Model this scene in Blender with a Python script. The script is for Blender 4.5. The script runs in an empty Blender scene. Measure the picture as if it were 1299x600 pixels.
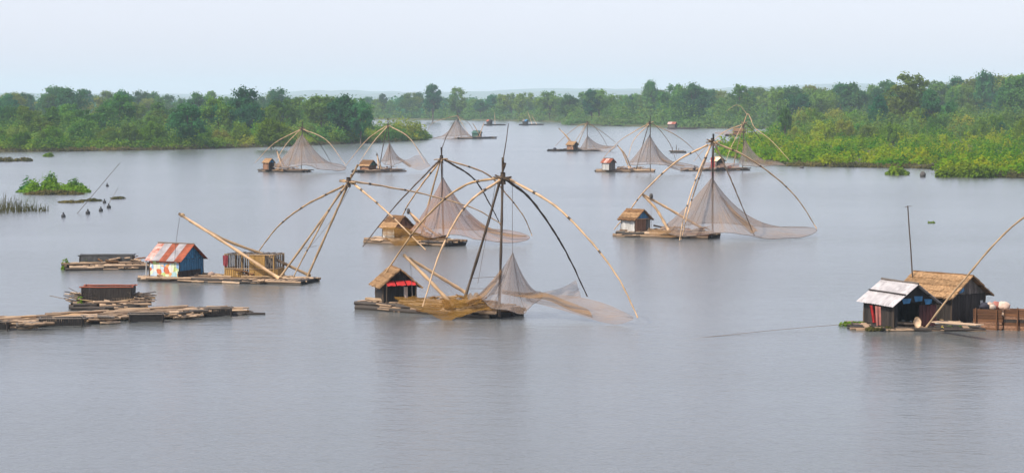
import bpy, math, random
import numpy as np
from mathutils import Vector, Matrix, noise
random.seed(7)
RNG = np.random.default_rng(7)
scene = bpy.context.scene
C = scene.collection

# ------------------------------------------------------------------ camera, sky, sun, exposure
CAM_H, FPX, HORIZ = 13.0, 2900.0, 125.0
PITCH = math.atan((300 - HORIZ) / FPX)
cam_data = bpy.data.cameras.new('camera')
cam = bpy.data.objects.new('camera', cam_data); C.objects.link(cam)
cam.location = (0, 0, CAM_H)
cam.rotation_euler = (math.pi / 2 - PITCH, 0, 0)
cam_data.sensor_width = 36.0
cam_data.lens = 36.0 * FPX / 1299.0
cam_data.clip_start = 1.0
cam_data.clip_end = 40000.0
scene.camera = cam

SUN_EL = math.radians(48)
SUN_AZ = math.radians(232)          # clockwise from +Y: behind the camera, to the left
sun_dir = Vector((math.sin(SUN_AZ) * math.cos(SUN_EL), math.cos(SUN_AZ) * math.cos(SUN_EL), math.sin(SUN_EL)))
world = bpy.data.worlds.new('World'); scene.world = world
world.use_nodes = True
wn, wl = world.node_tree.nodes, world.node_tree.links
wn.clear()
sky = wn.new('ShaderNodeTexSky'); sky.sky_type = 'NISHITA'; sky.sun_disc = False
sky.sun_elevation = SUN_EL; sky.sun_rotation = SUN_AZ
sky.altitude = 0; sky.air_density = 1.0; sky.dust_density = 1.6; sky.ozone_density = 1.5
hs = wn.new('ShaderNodeMix'); hs.data_type = 'RGBA'; hs.inputs[0].default_value = 0.58   # high thin haze layer
wl.new(sky.outputs[0], hs.inputs[6]); hs.inputs[7].default_value = (5.95, 5.9, 7.1, 1)
bg = wn.new('ShaderNodeBackground'); bg.inputs[1].default_value = 0.15
wo = wn.new('ShaderNodeOutputWorld')
wl.new(hs.outputs[2], bg.inputs[0]); wl.new(bg.outputs[0], wo.inputs[0])

sun_data = bpy.data.lights.new('sun', 'SUN'); sun_data.energy = 5.0; sun_data.angle = math.radians(2.0)
sun_data.color = (1.0, 0.91, 0.77)
sun = bpy.data.objects.new('sun', sun_data); C.objects.link(sun)
sun.rotation_euler = (-sun_dir).to_track_quat('-Z', 'Y').to_euler()
sun.location = (-40, -60, 90)

scene.view_settings.view_transform = 'Standard'
scene.view_settings.look = 'None'
scene.view_settings.exposure = 0.22
scene.view_settings.gamma = 1.0
scene.view_settings.use_curve_mapping = False
scene.render.engine = 'CYCLES'
scene.cycles.max_bounces = 8
scene.cycles.transparent_max_bounces = 24
scene.cycles.volume_bounces = 3

# ------------------------------------------------------------------ picture geometry -> world
_F = Vector((0, math.cos(PITCH), -math.sin(PITCH))); _U = Vector((0, math.sin(PITCH), math.cos(PITCH)))
def ray(px, py):
    return _F + Vector(((px - 649.5) / FPX, 0, 0)) + _U * ((300 - py) / FPX)
def P(px, py, Y):                    # world point seen at px,py that stands Y metres away
    d = ray(px, py); return Vector((0, 0, CAM_H)) + d * (Y / d.y)
def G(px, py, z=0.0):                # world point on the level z
    d = ray(px, py); return Vector((0, 0, CAM_H)) + d * ((z - CAM_H) / d.z)

def on(px, py, z):                   # stands at height z above the water point seen at px,py
    g = G(px, py); return Vector((g.x, g.y, z))

# ------------------------------------------------------------------ materials
def mat(name, col, rough=0.7, var=0.25, scale=3.0, bump=0.0, stretch=(1, 1, 1), col2=None, objvar=0.25, spec=0.3):
    m = bpy.data.materials.new(name); m.use_nodes = True
    n, l = m.node_tree.nodes, m.node_tree.links
    b = n['Principled BSDF']; b.inputs['Roughness'].default_value = rough
    b.inputs['Specular IOR Level'].default_value = spec
    tc = n.new('ShaderNodeTexCoord'); mp = n.new('ShaderNodeMapping'); mp.inputs['Scale'].default_value = stretch
    nz = n.new('ShaderNodeTexNoise'); nz.noise_dimensions = '4D'; nz.inputs['Scale'].default_value = scale; nz.inputs['Detail'].default_value = 5
    oi = n.new('ShaderNodeObjectInfo'); ow = n.new('ShaderNodeMath'); ow.operation = 'MULTIPLY'; ow.inputs[1].default_value = 60.0
    l.new(oi.outputs['Random'], ow.inputs[0]); l.new(ow.outputs[0], nz.inputs['W'])
    l.new(tc.outputs['Object'], mp.inputs[0]); l.new(mp.outputs[0], nz.inputs[0])
    rp = n.new('ShaderNodeValToRGB')
    c2 = col2 if col2 else tuple(c * (1 - 2 * var) for c in col)
    rp.color_ramp.elements[0].color = (*c2, 1); rp.color_ramp.elements[0].position = 0.3
    rp.color_ramp.elements[1].color = (*[min(1, c * (1 + var * .6)) for c in col], 1); rp.color_ramp.elements[1].position = 0.72
    l.new(nz.outputs[0], rp.inputs[0])
    mr = n.new('ShaderNodeMapRange'); mr.inputs[3].default_value = 1 - objvar; mr.inputs[4].default_value = 1 + objvar
    l.new(oi.outputs['Random'], mr.inputs[0])
    mx = n.new('ShaderNodeMix'); mx.data_type = 'RGBA'; mx.blend_type = 'MULTIPLY'; mx.inputs[0].default_value = 1
    l.new(rp.outputs[0], mx.inputs[6]); l.new(mr.outputs[0], mx.inputs[7])
    l.new(mx.outputs[2], b.inputs['Base Color'])
    if bump:
        bp = n.new('ShaderNodeBump'); bp.inputs['Strength'].default_value = bump; bp.inputs['Distance'].default_value = 0.05
        l.new(nz.outputs[0], bp.inputs['Height']); l.new(bp.outputs[0], b.inputs['Normal'])
    return m

M = {}
M['bamboo'] = mat('bamboo_fresh', (0.56, 0.37, 0.21), 0.5, 0.22, 1.5, objvar=0.12)
M['bamboo_mid'] = mat('bamboo_weathered', (0.36, 0.24, 0.13), 0.6, 0.25, 1.5, objvar=0.15)
M['bamboo_dark'] = mat('bamboo_old_silhouette', (0.085, 0.058, 0.038), 0.6, 0.25, 1.5, objvar=0.2)  # old bamboo; silhouetted poles use it too, their shade put into the colour
M['log'] = mat('raft_log', (0.33, 0.225, 0.145), 0.8, 0.3, 2.0, 0.4, (1, 5, 5), objvar=0.4)
M['log_pale'] = mat('raft_log_pale', (0.50, 0.355, 0.235), 0.8, 0.3, 2.0, 0.4, (1, 5, 5), objvar=0.3)
M['log_dark'] = mat('raft_log_wet', (0.055, 0.043, 0.035), 0.5, 0.3, 2.0, 0.4, (1, 5, 5), objvar=0.4)
M['plank_grey'] = mat('plank_grey', (0.16, 0.135, 0.115), 0.8, 0.3, 3.0, 0.3, (4, 4, 1), objvar=0.35)
M['plank_dark'] = mat('plank_dark', (0.040, 0.031, 0.026), 0.8, 0.3, 3.0, 0.3, (4, 4, 1), objvar=0.4)
M['plank_yellow'] = mat('plank_yellow', (0.40, 0.235, 0.07), 0.7, 0.3, 3.0, 0.2, (4, 4, 1), objvar=0.25)
M['plank_orange'] = mat('plank_orange', (0.29, 0.15, 0.085), 0.7, 0.3, 3.0, 0.2, (4, 4, 1), objvar=0.3)
M['plank_brown'] = mat('plank_brown', (0.165, 0.07, 0.028), 0.7, 0.35, 2.0, 0.3, (1, 4, 4), objvar=0.35)
M['cage_grey'] = mat('cage_grey', (0.085, 0.085, 0.085), 0.8, 0.3, 3.0, 0.2, objvar=0.2)
M['plank_white'] = mat('plank_whitewash', (0.50, 0.49, 0.47), 0.8, 0.2, 3.0, 0.2, objvar=0.15)
M['plank_black'] = mat('plank_near_black', (0.018, 0.015, 0.014), 0.7, 0.3, 3.0, 0.2, objvar=0.4)  # near-black boards for gables, cages and pontoons
M['plank_maroon'] = mat('plank_maroon', (0.07, 0.02, 0.02), 0.7, 0.3, 3.0, 0.2, objvar=0.3)
M['blue_paint'] = mat('blue_paint', (0.03, 0.16, 0.30), 0.6, 0.35, 3.5, 0.1, objvar=0.1)
M['blue_tarp'] = mat('blue_tarp', (0.05, 0.20, 0.38), 0.5, 0.2, 2.0, 0.2)
M['thatch'] = mat('thatch', (0.37, 0.225, 0.115), 0.9, 0.28, 2.5, 0.6, (3, 3, 1), objvar=0.15, spec=0.1)
M['thatch_dark'] = mat('thatch_dark', (0.21, 0.115, 0.055), 0.9, 0.3, 2.5, 0.6, (3, 3, 1), objvar=0.2, spec=0.1)
M['tin'] = mat('tin_sheet', (0.43, 0.405, 0.41), 0.5, 0.22, 2.4, 0.1, objvar=0.08)
M['tin_rust'] = mat('tin_rust', (0.36, 0.10, 0.05), 0.7, 0.3, 2.0, 0.2, objvar=0.15)
M['tin_peel'] = mat('tin_peeling', (0.60, 0.50, 0.46), 0.7, 0.3, 3.5, 0.2, col2=(0.40, 0.11, 0.06), objvar=0.1)
M['tin_green'] = mat('tin_green', (0.05, 0.13, 0.10), 0.6, 0.3, 2.0, objvar=0.1)
M['red_cloth'] = mat('red_cloth', (0.42, 0.022, 0.022), 0.7, 0.2, 3.0, objvar=0.1)
M['maroon_cloth'] = mat('maroon_cloth', (0.24, 0.035, 0.045), 0.8, 0.2, 3.0, objvar=0.1)
M['pink_cloth'] = mat('pink_cloth', (0.40, 0.15, 0.12), 0.8, 0.2, 3.0, objvar=0.1)
M['yellow_cloth'] = mat('yellow_cloth', (0.75, 0.52, 0.16), 0.8, 0.2, 2.0, col2=(0.7, 0.66, 0.58), objvar=0.1)
M['white_cloth'] = mat('white_cloth', (0.52, 0.43, 0.36), 0.8, 0.15, 3.0, objvar=0.12)
M['sack'] = mat('sack', (0.50, 0.36, 0.29), 0.9, 0.2, 3.0, objvar=0.3)
M['dark_cloth'] = mat('dark_cloth', (0.03, 0.03, 0.045), 0.8, 0.2, 3.0, objvar=0.2)
M['skin'] = mat('skin', (0.25, 0.13, 0.08), 0.6, 0.1, 3.0, objvar=0.0)
M['black_plastic'] = mat('black_plastic', (0.02, 0.02, 0.022), 0.5, 0.1, 3.0, objvar=0.1)
M['yellow_plastic'] = mat('yellow_plastic', (0.80, 0.60, 0.04), 0.4, 0.1, 3.0, objvar=0.1)
M['rope'] = mat('rope', (0.13, 0.11, 0.10), 0.9, 0.1, 3.0, objvar=0.2)
M['soil'] = mat('soil', (0.075, 0.07, 0.03), 0.95, 0.3, 0.12, objvar=0.0)
M['meadow'] = mat('meadow', (0.075, 0.085, 0.03), 0.95, 0.3, 0.03, objvar=0.0)
M['far_hill'] = mat('far_hill', (0.05, 0.09, 0.05), 0.95, 0.3, 0.004, objvar=0.0)
M['bark'] = mat('bark', (0.11, 0.085, 0.06), 0.9, 0.3, 2.0, objvar=0.2)
M['stone'] = mat('stone', (0.10, 0.09, 0.085), 0.9, 0.3, 3.0, objvar=0.2)

def painted_wall():
    m = bpy.data.materials.new('painted_mural'); m.use_nodes = True
    n, l = m.node_tree.nodes, m.node_tree.links; b = n['Principled BSDF']; b.inputs['Roughness'].default_value = 0.7
    tc = n.new('ShaderNodeNewGeometry')
    nz = n.new('ShaderNodeTexNoise'); nz.inputs['Scale'].default_value = 1.3
    ad = n.new('ShaderNodeMix'); ad.data_type = 'RGBA'; ad.blend_type = 'LINEAR_LIGHT'; ad.inputs[0].default_value = 0.22
    l.new(tc.outputs['Position'], nz.inputs[0]); l.new(tc.outputs['Position'], ad.inputs[6]); l.new(nz.outputs[1], ad.inputs[7])
    v = n.new('ShaderNodeTexVoronoi'); v.inputs['Scale'].default_value = 3.2
    l.new(ad.outputs[2], v.inputs[0])
    sp = n.new('ShaderNodeSeparateColor'); l.new(v.outputs['Color'], sp.inputs[0])
    rp = n.new('ShaderNodeValToRGB'); r = rp.color_ramp; r.interpolation = 'CONSTANT'
    cols = [(0.42, 0.52, 0.60), (0.55, 0.62, 0.42), (0.50, 0.13, 0.05), (0.33, 0.50, 0.52), (0.60, 0.58, 0.52), (0.45, 0.55, 0.20), (0.22, 0.36, 0.55), (0.62, 0.30, 0.10), (0.58, 0.62, 0.60)]
    r.elements[0].color = (*cols[0], 1); r.elements[1].color = (*cols[1], 1); r.elements[1].position = 1 / len(cols)
    for i, c in enumerate(cols[2:], 2):
        e = r.elements.new(i / len(cols)); e.color = (*c, 1)
    l.new(sp.outputs[0], rp.inputs[0]); l.new(rp.outputs[0], b.inputs['Base Color'])
    return m
M['mural'] = painted_wall()

def net_mat(name, col, alpha, col2, trans=0.35):
    m = bpy.data.materials.new(name); m.use_nodes = True
    n, l = m.node_tree.nodes, m.node_tree.links; n.clear()
    o = n.new('ShaderNodeOutputMaterial'); mx = n.new('ShaderNodeMixShader'); t = n.new('ShaderNodeBsdfTransparent')
    d = n.new('ShaderNodeBsdfDiffuse'); tl = n.new('ShaderNodeBsdfTranslucent'); m2 = n.new('ShaderNodeMixShader'); m2.inputs[0].default_value = trans
    uv = n.new('ShaderNodeTexCoord')
    mp = n.new('ShaderNodeMapping'); mp.inputs['Scale'].default_value = (15, 1.6, 1)       # gathers run down the cloth
    nz = n.new('ShaderNodeTexNoise'); nz.inputs['Scale'].default_value = 1.0; nz.inputs['Detail'].default_value = 4
    l.new(uv.outputs['UV'], mp.inputs[0]); l.new(mp.outputs[0], nz.inputs[0])
    mr = n.new('ShaderNodeMapRange'); mr.inputs[1].default_value = 0.3; mr.inputs[2].default_value = 0.7
    mr.inputs[3].default_value = max(0.05, alpha - 0.15); mr.inputs[4].default_value = min(1, alpha + 0.20)
    l.new(nz.outputs[0], mr.inputs[0])
    n2 = n.new('ShaderNodeTexNoise'); n2.inputs['Scale'].default_value = 0.5; l.new(uv.outputs['Object'], n2.inputs[0])
    rp = n.new('ShaderNodeValToRGB'); rp.color_ramp.elements[0].color = (*col, 1); rp.color_ramp.elements[1].color = (*col2, 1)
    rp.color_ramp.elements[0].position = 0.42; rp.color_ramp.elements[1].position = 0.68
    l.new(n2.outputs[0], rp.inputs[0]); l.new(rp.outputs[0], d.inputs[0]); l.new(rp.outputs[0], tl.inputs[0])
    l.new(d.outputs[0], m2.inputs[1]); l.new(tl.outputs[0], m2.inputs[2])
    l.new(mr.outputs[0], mx.inputs[0]); l.new(t.outputs[0], mx.inputs[1]); l.new(m2.outputs[0], mx.inputs[2])
    l.new(mx.outputs[0], o.inputs[0])
    return m
M['net'] = net_mat('net_grey', (0.30, 0.25, 0.23), 0.46, (0.34, 0.235, 0.165))
M['net_pink'] = net_mat('net_rosy', (0.33, 0.23, 0.20), 0.50, (0.40, 0.23, 0.14))
M['net_ochre'] = net_mat('net_ochre', (0.25, 0.135, 0.028), 0.62, (0.24, 0.12, 0.03))
M['net_band'] = net_mat('net_band', (0.32, 0.19, 0.09), 0.55, (0.30, 0.17, 0.06))

def leaf_mat(name, c1, c2, c3, patch=0.05, objvar=0.25, trans=0.42):
    m = bpy.data.materials.new(name); m.use_nodes = True
    n, l = m.node_tree.nodes, m.node_tree.links; n.clear()
    o = n.new('ShaderNodeOutputMaterial'); d = n.new('ShaderNodeBsdfDiffuse'); t = n.new('ShaderNodeBsdfTranslucent'); mx = n.new('ShaderNodeMixShader')
    mx.inputs[0].default_value = trans
    g = n.new('ShaderNodeNewGeometry'); rp = n.new('ShaderNodeValToRGB')
    r = rp.color_ramp; r.elements[0].color = (*c1, 1); r.elements[1].color = (*c3, 1); e = r.elements.new(0.5); e.color = (*c2, 1)
    nz = n.new('ShaderNodeTexNoise'); nz.inputs['Scale'].default_value = patch; nz.inputs['Detail'].default_value = 3
    l.new(g.outputs['Position'], nz.inputs[0])
    ma = n.new('ShaderNodeMath'); ma.operation = 'MULTIPLY_ADD'; ma.inputs[1].default_value = 0.35
    mb = n.new('ShaderNodeMapRange'); mb.inputs[1].default_value = 0.32; mb.inputs[2].default_value = 0.68; mb.inputs[3].default_value = -0.3; mb.inputs[4].default_value = 0.9
    l.new(nz.outputs[0], mb.inputs[0]); l.new(g.outputs['Random Per Island'], ma.inputs[0]); l.new(mb.outputs[0], ma.inputs[2])
    l.new(ma.outputs[0], rp.inputs[0])
    oi = n.new('ShaderNodeObjectInfo'); mr = n.new('ShaderNodeMapRange'); mr.inputs[3].default_value = 1 - objvar; mr.inputs[4].default_value = 1 + objvar
    l.new(oi.outputs['Random'], mr.inputs[0])
    mu = n.new('ShaderNodeMix'); mu.data_type = 'RGBA'; mu.blend_type = 'MULTIPLY'; mu.inputs[0].default_value = 1
    l.new(rp.outputs[0], mu.inputs[6]); l.new(mr.outputs[0], mu.inputs[7])
    hr = n.new('ShaderNodeValToRGB'); hr.color_ramp.elements[0].color = (1.22, 1.0, .75, 1); hr.color_ramp.elements[1].color = (.72, 1.0, 1.25, 1)   # trees differ in hue
    fr = n.new('ShaderNodeMath'); fr.operation = 'MULTIPLY'; fr.inputs[1].default_value = 7.31; f2 = n.new('ShaderNodeMath'); f2.operation = 'FRACT'
    l.new(oi.outputs['Random'], fr.inputs[0]); l.new(fr.outputs[0], f2.inputs[0]); l.new(f2.outputs[0], hr.inputs[0])
    m0 = mu; mu = n.new('ShaderNodeMix'); mu.data_type = 'RGBA'; mu.blend_type = 'MULTIPLY'; mu.inputs[0].default_value = 1 if objvar else 0
    l.new(m0.outputs[2], mu.inputs[6]); l.new(hr.outputs[0], mu.inputs[7])
    l.new(mu.outputs[2], d.inputs[0]); l.new(mu.outputs[2], t.inputs[0])
    l.new(d.outputs[0], mx.inputs[1]); l.new(t.outputs[0], mx.inputs[2]); l.new(mx.outputs[0], o.inputs[0])
    return m
M['leaf'] = leaf_mat('foliage_green', (0.050, 0.140, 0.026), (0.095, 0.200, 0.030), (0.155, 0.245, 0.034))
M['leaf_deep'] = leaf_mat('foliage_deep', (0.026, 0.105, 0.040), (0.044, 0.145, 0.044), (0.075, 0.175, 0.042))
M['leaf_olive'] = leaf_mat('foliage_olive', (0.10, 0.165, 0.028), (0.15, 0.215, 0.032), (0.20, 0.245, 0.038))
M['leaf_lime'] = leaf_mat('foliage_lime', (0.095, 0.200, 0.015), (0.145, 0.250, 0.016), (0.190, 0.270, 0.018))
M['shrub_left'] = leaf_mat('shrub_left', (0.045, 0.13, 0.016), (0.125, 0.21, 0.014), (0.24, 0.27, 0.018), 0.045, objvar=0.0)
M['shrub_right'] = leaf_mat('shrub_right', (0.04, 0.15, 0.005), (0.125, 0.24, 0.005), (0.26, 0.29, 0.006), 0.06, objvar=0.0)
M['shrub_far'] = leaf_mat('shrub_far', (0.05, 0.125, 0.035), (0.09, 0.175, 0.04), (0.15, 0.19, 0.05), 0.012, objvar=0.0)
M['fringe'] = leaf_mat('shore_fringe', (0.055, 0.06, 0.02), (0.11, 0.10, 0.035), (0.17, 0.14, 0.045), 0.08, objvar=0.0)

def water_mat():
    m = bpy.data.materials.new('river_water'); m.use_nodes = True
    n, l = m.node_tree.nodes, m.node_tree.links; b = n['Principled BSDF']
    b.inputs['Base Color'].default_value = (0.11, 0.118, 0.118, 1); b.inputs['Roughness'].default_value = 0.17; b.inputs['IOR'].default_value = 1.333
    tc = n.new('ShaderNodeTexCoord')
    def noise(sx, sy, sc, det, rough=0.55, rot=0.12):
        mp = n.new('ShaderNodeMapping'); mp.inputs['Scale'].default_value = (sx, sy, 1); mp.inputs['Rotation'].default_value = (0, 0, rot)
        nz = n.new('ShaderNodeTexNoise'); nz.inputs['Scale'].default_value = sc; nz.inputs['Detail'].default_value = det; nz.inputs['Roughness'].default_value = rough
        l.new(tc.outputs['Object'], mp.inputs[0]); l.new(mp.outputs[0], nz.inputs[0]); return nz
    a = noise(1.0, 0.8, 2.6, 4, 0.6)        # ripples
    c = noise(0.5, 1.0, 0.62, 4, rot=0.15)  # longer waves
    w = noise(0.25, 1.0, 0.022, 3, rot=0.1) # wind patches
    mr = n.new('ShaderNodeMapRange'); mr.inputs[1].default_value = 0.35; mr.inputs[2].default_value = 0.68; mr.inputs[3].default_value = 0.45; mr.inputs[4].default_value = 1.0
    l.new(w.outputs[0], mr.inputs[0])
    b1 = n.new('ShaderNodeBump'); b1.inputs['Distance'].default_value = 0.085
    b2 = n.new('ShaderNodeBump'); b2.inputs['Distance'].default_value = 0.13
    l.new(mr.outputs[0], b1.inputs['Strength']); l.new(mr.outputs[0], b2.inputs['Strength']); l.new(a.outputs[0], b1.inputs['Height'])
    l.new(c.outputs[0], b2.inputs['Height']); l.new(b2.outputs[0], b1.inputs['Normal'])
    l.new(b1.outputs[0], b.inputs['Normal'])
    return m
M['water'] = water_mat()

# ------------------------------------------------------------------ object helpers
def raw_mesh(name, verts, faces, material, smooth=False, uvs=None):
    me = bpy.data.meshes.new(name)
    if isinstance(verts, np.ndarray):
        nv = len(verts); nf, k = faces.shape
        me.vertices.add(nv); me.vertices.foreach_set('co', verts.astype(np.float32).ravel())
        me.loops.add(nf * k); me.loops.foreach_set('vertex_index', faces.astype(np.int32).ravel())
        me.polygons.add(nf); me.polygons.foreach_set('loop_start', np.arange(0, nf * k, k, dtype=np.int32))
        me.update(calc_edges=True)
    else:
        me.from_pydata([tuple(v) for v in verts], [], faces); me.update()
    if material is not None: me.materials.append(material)
    if smooth: me.polygons.foreach_set('use_smooth', np.ones(len(me.polygons), dtype=bool))
    if uvs is not None:
        ul = me.uv_layers.new(name='UVMap')
        for lp in me.loops: ul.data[lp.index].uv = uvs[lp.vertex_index]
    return me
def link(name, me, parent=None, loc=None):
    o = bpy.data.objects.new(name, me); C.objects.link(o)
    if parent is not None: o.parent = parent
    if loc is not None: o.location = loc
    return o
def tag(o, label=None, cat=None, group=None, kind=None):
    if label: o['label'] = label
    if cat: o['category'] = cat
    if group: o['group'] = group
    if kind: o['kind'] = kind
    return o
def thing(name, label, cat, loc, group=None):
    o = bpy.data.objects.new(name, None); C.objects.link(o); o.location = loc
    o.empty_display_size = 0.3
    return tag(o, label, cat, group)
def root_loc(o):
    while o.parent is not None: o = o.parent
    return Vector(o.location)
def build(name, verts, faces, m, parent, smooth=False, uvs=None):      # vertices in world metres
    r = root_loc(parent)
    return link(name, raw_mesh(name, [Vector(v) - r for v in verts], faces, M[m], smooth, uvs), parent)
def build_top(name, verts, faces, m, base, label, cat, group=None, smooth=False, uvs=None):
    base = Vector(base)
    o = link(name, raw_mesh(name, [Vector(v) - base for v in verts], faces, M[m], smooth, uvs), None, base)
    return tag(o, label, cat, group)

_cache = {}
def unit_log(v, m):
    key = ('log', v, m)
    if key not in _cache:
        rr = random.Random(v); ns, nr = 6, 6; vs, fs = [], []
        for i in range(nr):
            t = i / (nr - 1); ox, oy = (rr.uniform(-.3, .3), rr.uniform(-.3, .3)) if 0 < i < nr - 1 else (0, 0)
            rad = 1.0 - 0.25 * t
            for k in range(ns):
                a = 2 * math.pi * k / ns; vs.append((t, oy + rad * math.cos(a), ox + rad * math.sin(a)))
        for i in range(nr - 1):
            for k in range(ns):
                fs.append((i * ns + k, i * ns + (k + 1) % ns, (i + 1) * ns + (k + 1) % ns, (i + 1) * ns + k))
        fs.append(tuple(range(ns))[::-1]); fs.append(tuple((nr - 1) * ns + k for k in range(ns)))
        _cache[key] = raw_mesh('log', vs, fs, M[m], True)
    return _cache[key]
BOXF = [(0, 3, 2, 1), (4, 5, 6, 7), (0, 1, 5, 4), (1, 2, 6, 5), (2, 3, 7, 6), (3, 0, 4, 7)]
BOXV = [(x, y, z) for z in (-.5, .5) for x, y in ((-.5, -.5), (.5, -.5), (.5, .5), (-.5, .5))]
def unit_box(m):
    key = ('box', m)
    if key not in _cache: _cache[key] = raw_mesh('plank', BOXV, BOXF, M[m])
    return _cache[key]
def place(name, me, parent, mw):
    o = link(name, me, parent)
    o.matrix_basis = Matrix.Translation(-root_loc(parent)) @ mw
    return o
def frame(p0, p1, up=Vector((0, 0, 1))):
    x = (Vector(p1) - Vector(p0)); L = x.length; x.normalize()
    if abs(x.dot(up)) > 0.97: up = Vector((0, 1, 0))
    y = up.cross(x).normalized(); z = x.cross(y)
    return Matrix(((x.x, y.x, z.x), (x.y, y.y, z.y), (x.z, y.z, z.z))).to_4x4(), L
def log(parent, p0, p1, r, m='log', name='log'):
    R, L = frame(p0, p1)
    return place(name, unit_log(random.randrange(5), m), parent, Matrix.Translation(Vector(p0)) @ R @ Matrix.Diagonal((L, r, r, 1)))
def plank(parent, p0, p1, w, t, m, name='plank', up=Vector((0, 0, 1))):
    R, L = frame(p0, p1, up)
    return place(name, unit_box(m), parent, Matrix.Translation((Vector(p0) + Vector(p1)) / 2) @ R @ Matrix.Diagonal((L, w, t, 1)))
def catmull(pts, n):
    pts = [np.array(p, float) for p in pts]
    if len(pts) == 2: return [Vector(pts[0] + (pts[1] - pts[0]) * i / n) for i in range(n + 1)]
    ext = [2 * pts[0] - pts[1]] + pts + [2 * pts[-1] - pts[-2]]
    out = []; seg = len(pts) - 1
    for i in range(n + 1):
        u = i / n * seg; k = min(int(u), seg - 1); t = u - k
        a, b, c, d = ext[k:k + 4]
        out.append(0.5 * ((2 * b) + (c - a) * t + (2 * a - 5 * b + 4 * c - d) * t * t + (3 * b - a - 3 * c + d) * t ** 3))
    return [Vector(o) for o in out] if len(out[0]) == 3 else out
def tube_geo(path, r0, r1, ns=6, knots=0):
    vs, fs = [], []; n = len(path)
    for i, p in enumerate(path):
        d = (path[min(i + 1, n - 1)] - path[max(i - 1, 0)]).normalized()
        u = Vector((0, 0, 1)) if abs(d.z) < 0.9 else Vector((0, 1, 0))
        a = d.cross(u).normalized(); b = a.cross(d)
        r = r0 + (r1 - r0) * i / (n - 1)
        if knots and i % knots == 0: r *= 1.3
        for k in range(ns):
            t = 2 * math.pi * k / ns; vs.append(p + a * (r * math.cos(t)) + b * (r * math.sin(t)))
    for i in range(n - 1):
        for k in range(ns):
            fs.append((i * ns + k, i * ns + (k + 1) % ns, (i + 1) * ns + (k + 1) % ns, (i + 1) * ns + k))
    fs.append(tuple(range(ns))); fs.append(tuple((n - 1) * ns + k for k in range(ns))[::-1])
    return vs, fs
def tube(name, pts, r0, r1, m, parent, n=18, ns=6, knots=0):
    vs, fs = tube_geo(catmull(pts, n), r0, r1, ns, knots)
    return build(name, vs, fs, m, parent, True)

# ------------------------------------------------------------------ the setting: water, banks, hills
tag(link('river_water', raw_mesh('river_water', [(-9000, -200, 0), (9000, -200, 0), (9000, 14000, 0), (-9000, 14000, 0)], [(0, 1, 2, 3)], M['water'])), kind='structure')

LEFT_FRONT = [(-260, 196), (-60, 194.5), (0, 193.5), (120, 192), (240, 190), (330, 187), (400, 184.5), (470, 181.5), (530, 178.5), (541, 177)]
LEFT_BACK = [(530, 173.5), (500, 168), (470, 162), (440, 156), (415, 150)]
FAR_FRONT = [(60, 149.6), (400, 151), (560, 152.6), (640, 153.5), (712, 155.5), (722, 159), (800, 160.5), (870, 163), (1000, 163.6), (1040, 164.2), (1500, 166)]
RIGHT_FRONT = [(912, 195.5), (930, 200), (960, 207), (1000, 211), (1080, 212.5), (1150, 213.5), (1188, 215), (1193, 223), (1240, 225), (1299, 226), (1480, 227)]
RIGHT_BACK = [(1480, 167), (1100, 165.5), (1030, 165), (1001, 168), (985, 175), (960, 182), (930, 188)]
def bank(name, outline, m, top=0.55):
    pts = []
    for i in range(len(outline)):                      # uneven shoreline
        a, b = outline[i], outline[(i + 1) % len(outline)]
        for k in range(5):
            pts.append(a.lerp(b, k / 5))
    pts = [p + Vector((random.uniform(-1, 1), random.uniform(-1.2, 1.2), 0)) * min(1.2, (0.0015 * p.y)) for p in pts]
    c = sum(pts, Vector()) / len(pts)
    vs = [p + Vector((0, 0, -0.6)) for p in pts] + [p + (c - p).normalized() * 2.0 + Vector((0, 0, top)) for p in pts]
    n = len(pts)
    fs = [(i, (i + 1) % n, n + (i + 1) % n, n + i) for i in range(n)] + [tuple(range(n, 2 * n))]
    return tag(link(name, raw_mesh(name, vs, fs, M[m])), kind='structure')
bank('left_bank', [G(*p) for p in LEFT_FRONT] + [G(*p) for p in LEFT_BACK] + [G(-260, 150)], 'soil')
bank('far_bank', [G(*p) for p in FAR_FRONT] + [Vector((6500, 12500, 0)), Vector((-6500, 12500, 0)), Vector((-900, 1600, 0))], 'meadow', 0.7)
bank('right_bank', [G(*p) for p in RIGHT_FRONT] + [G(*p) for p in RIGHT_BACK], 'soil', 0.6)
def hills(name, Y, pts, seed, depth=900):
    rr = random.Random(seed); cps = catmull([(p[0], p[1]) for p in pts], 90); vs, fs = [], []
    for i, (px, py) in enumerate(cps):
        top = P(px, py + rr.uniform(-.9, .9), Y)
        base = P(px, 125, Y); 
        for dy, zf in ((-depth, 0), (-depth * .5, .55), (0, 1.0), (depth, .2)):
            vs.append(Vector((base.x * (1 + dy / Y), Y + dy, 0.3 + max(0.3, top.z) * zf)))
    for i in range(len(cps) - 1):
        for k in range(3): fs.append((i * 4 + k, i * 4 + k + 1, i * 4 + k + 5, i * 4 + k + 4))
    return tag(link(name, raw_mesh(name, vs, fs, M['far_hill'], True)), kind='structure')
hills('far_hill', 9500, [(-200, 121), (0, 119), (120, 121), (330, 122), (450, 119), (600, 117), (760, 116), (900, 114), (1010, 111), (1100, 109), (1200, 107), (1299, 106), (1500, 106)], 3)
hills('far_ridge', 11500, [(-200, 117), (40, 118), (260, 120), (420, 115), (560, 117), (700, 113), (880, 113), (1000, 109), (1120, 106), (1299, 103), (1500, 104)], 5)

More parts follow.
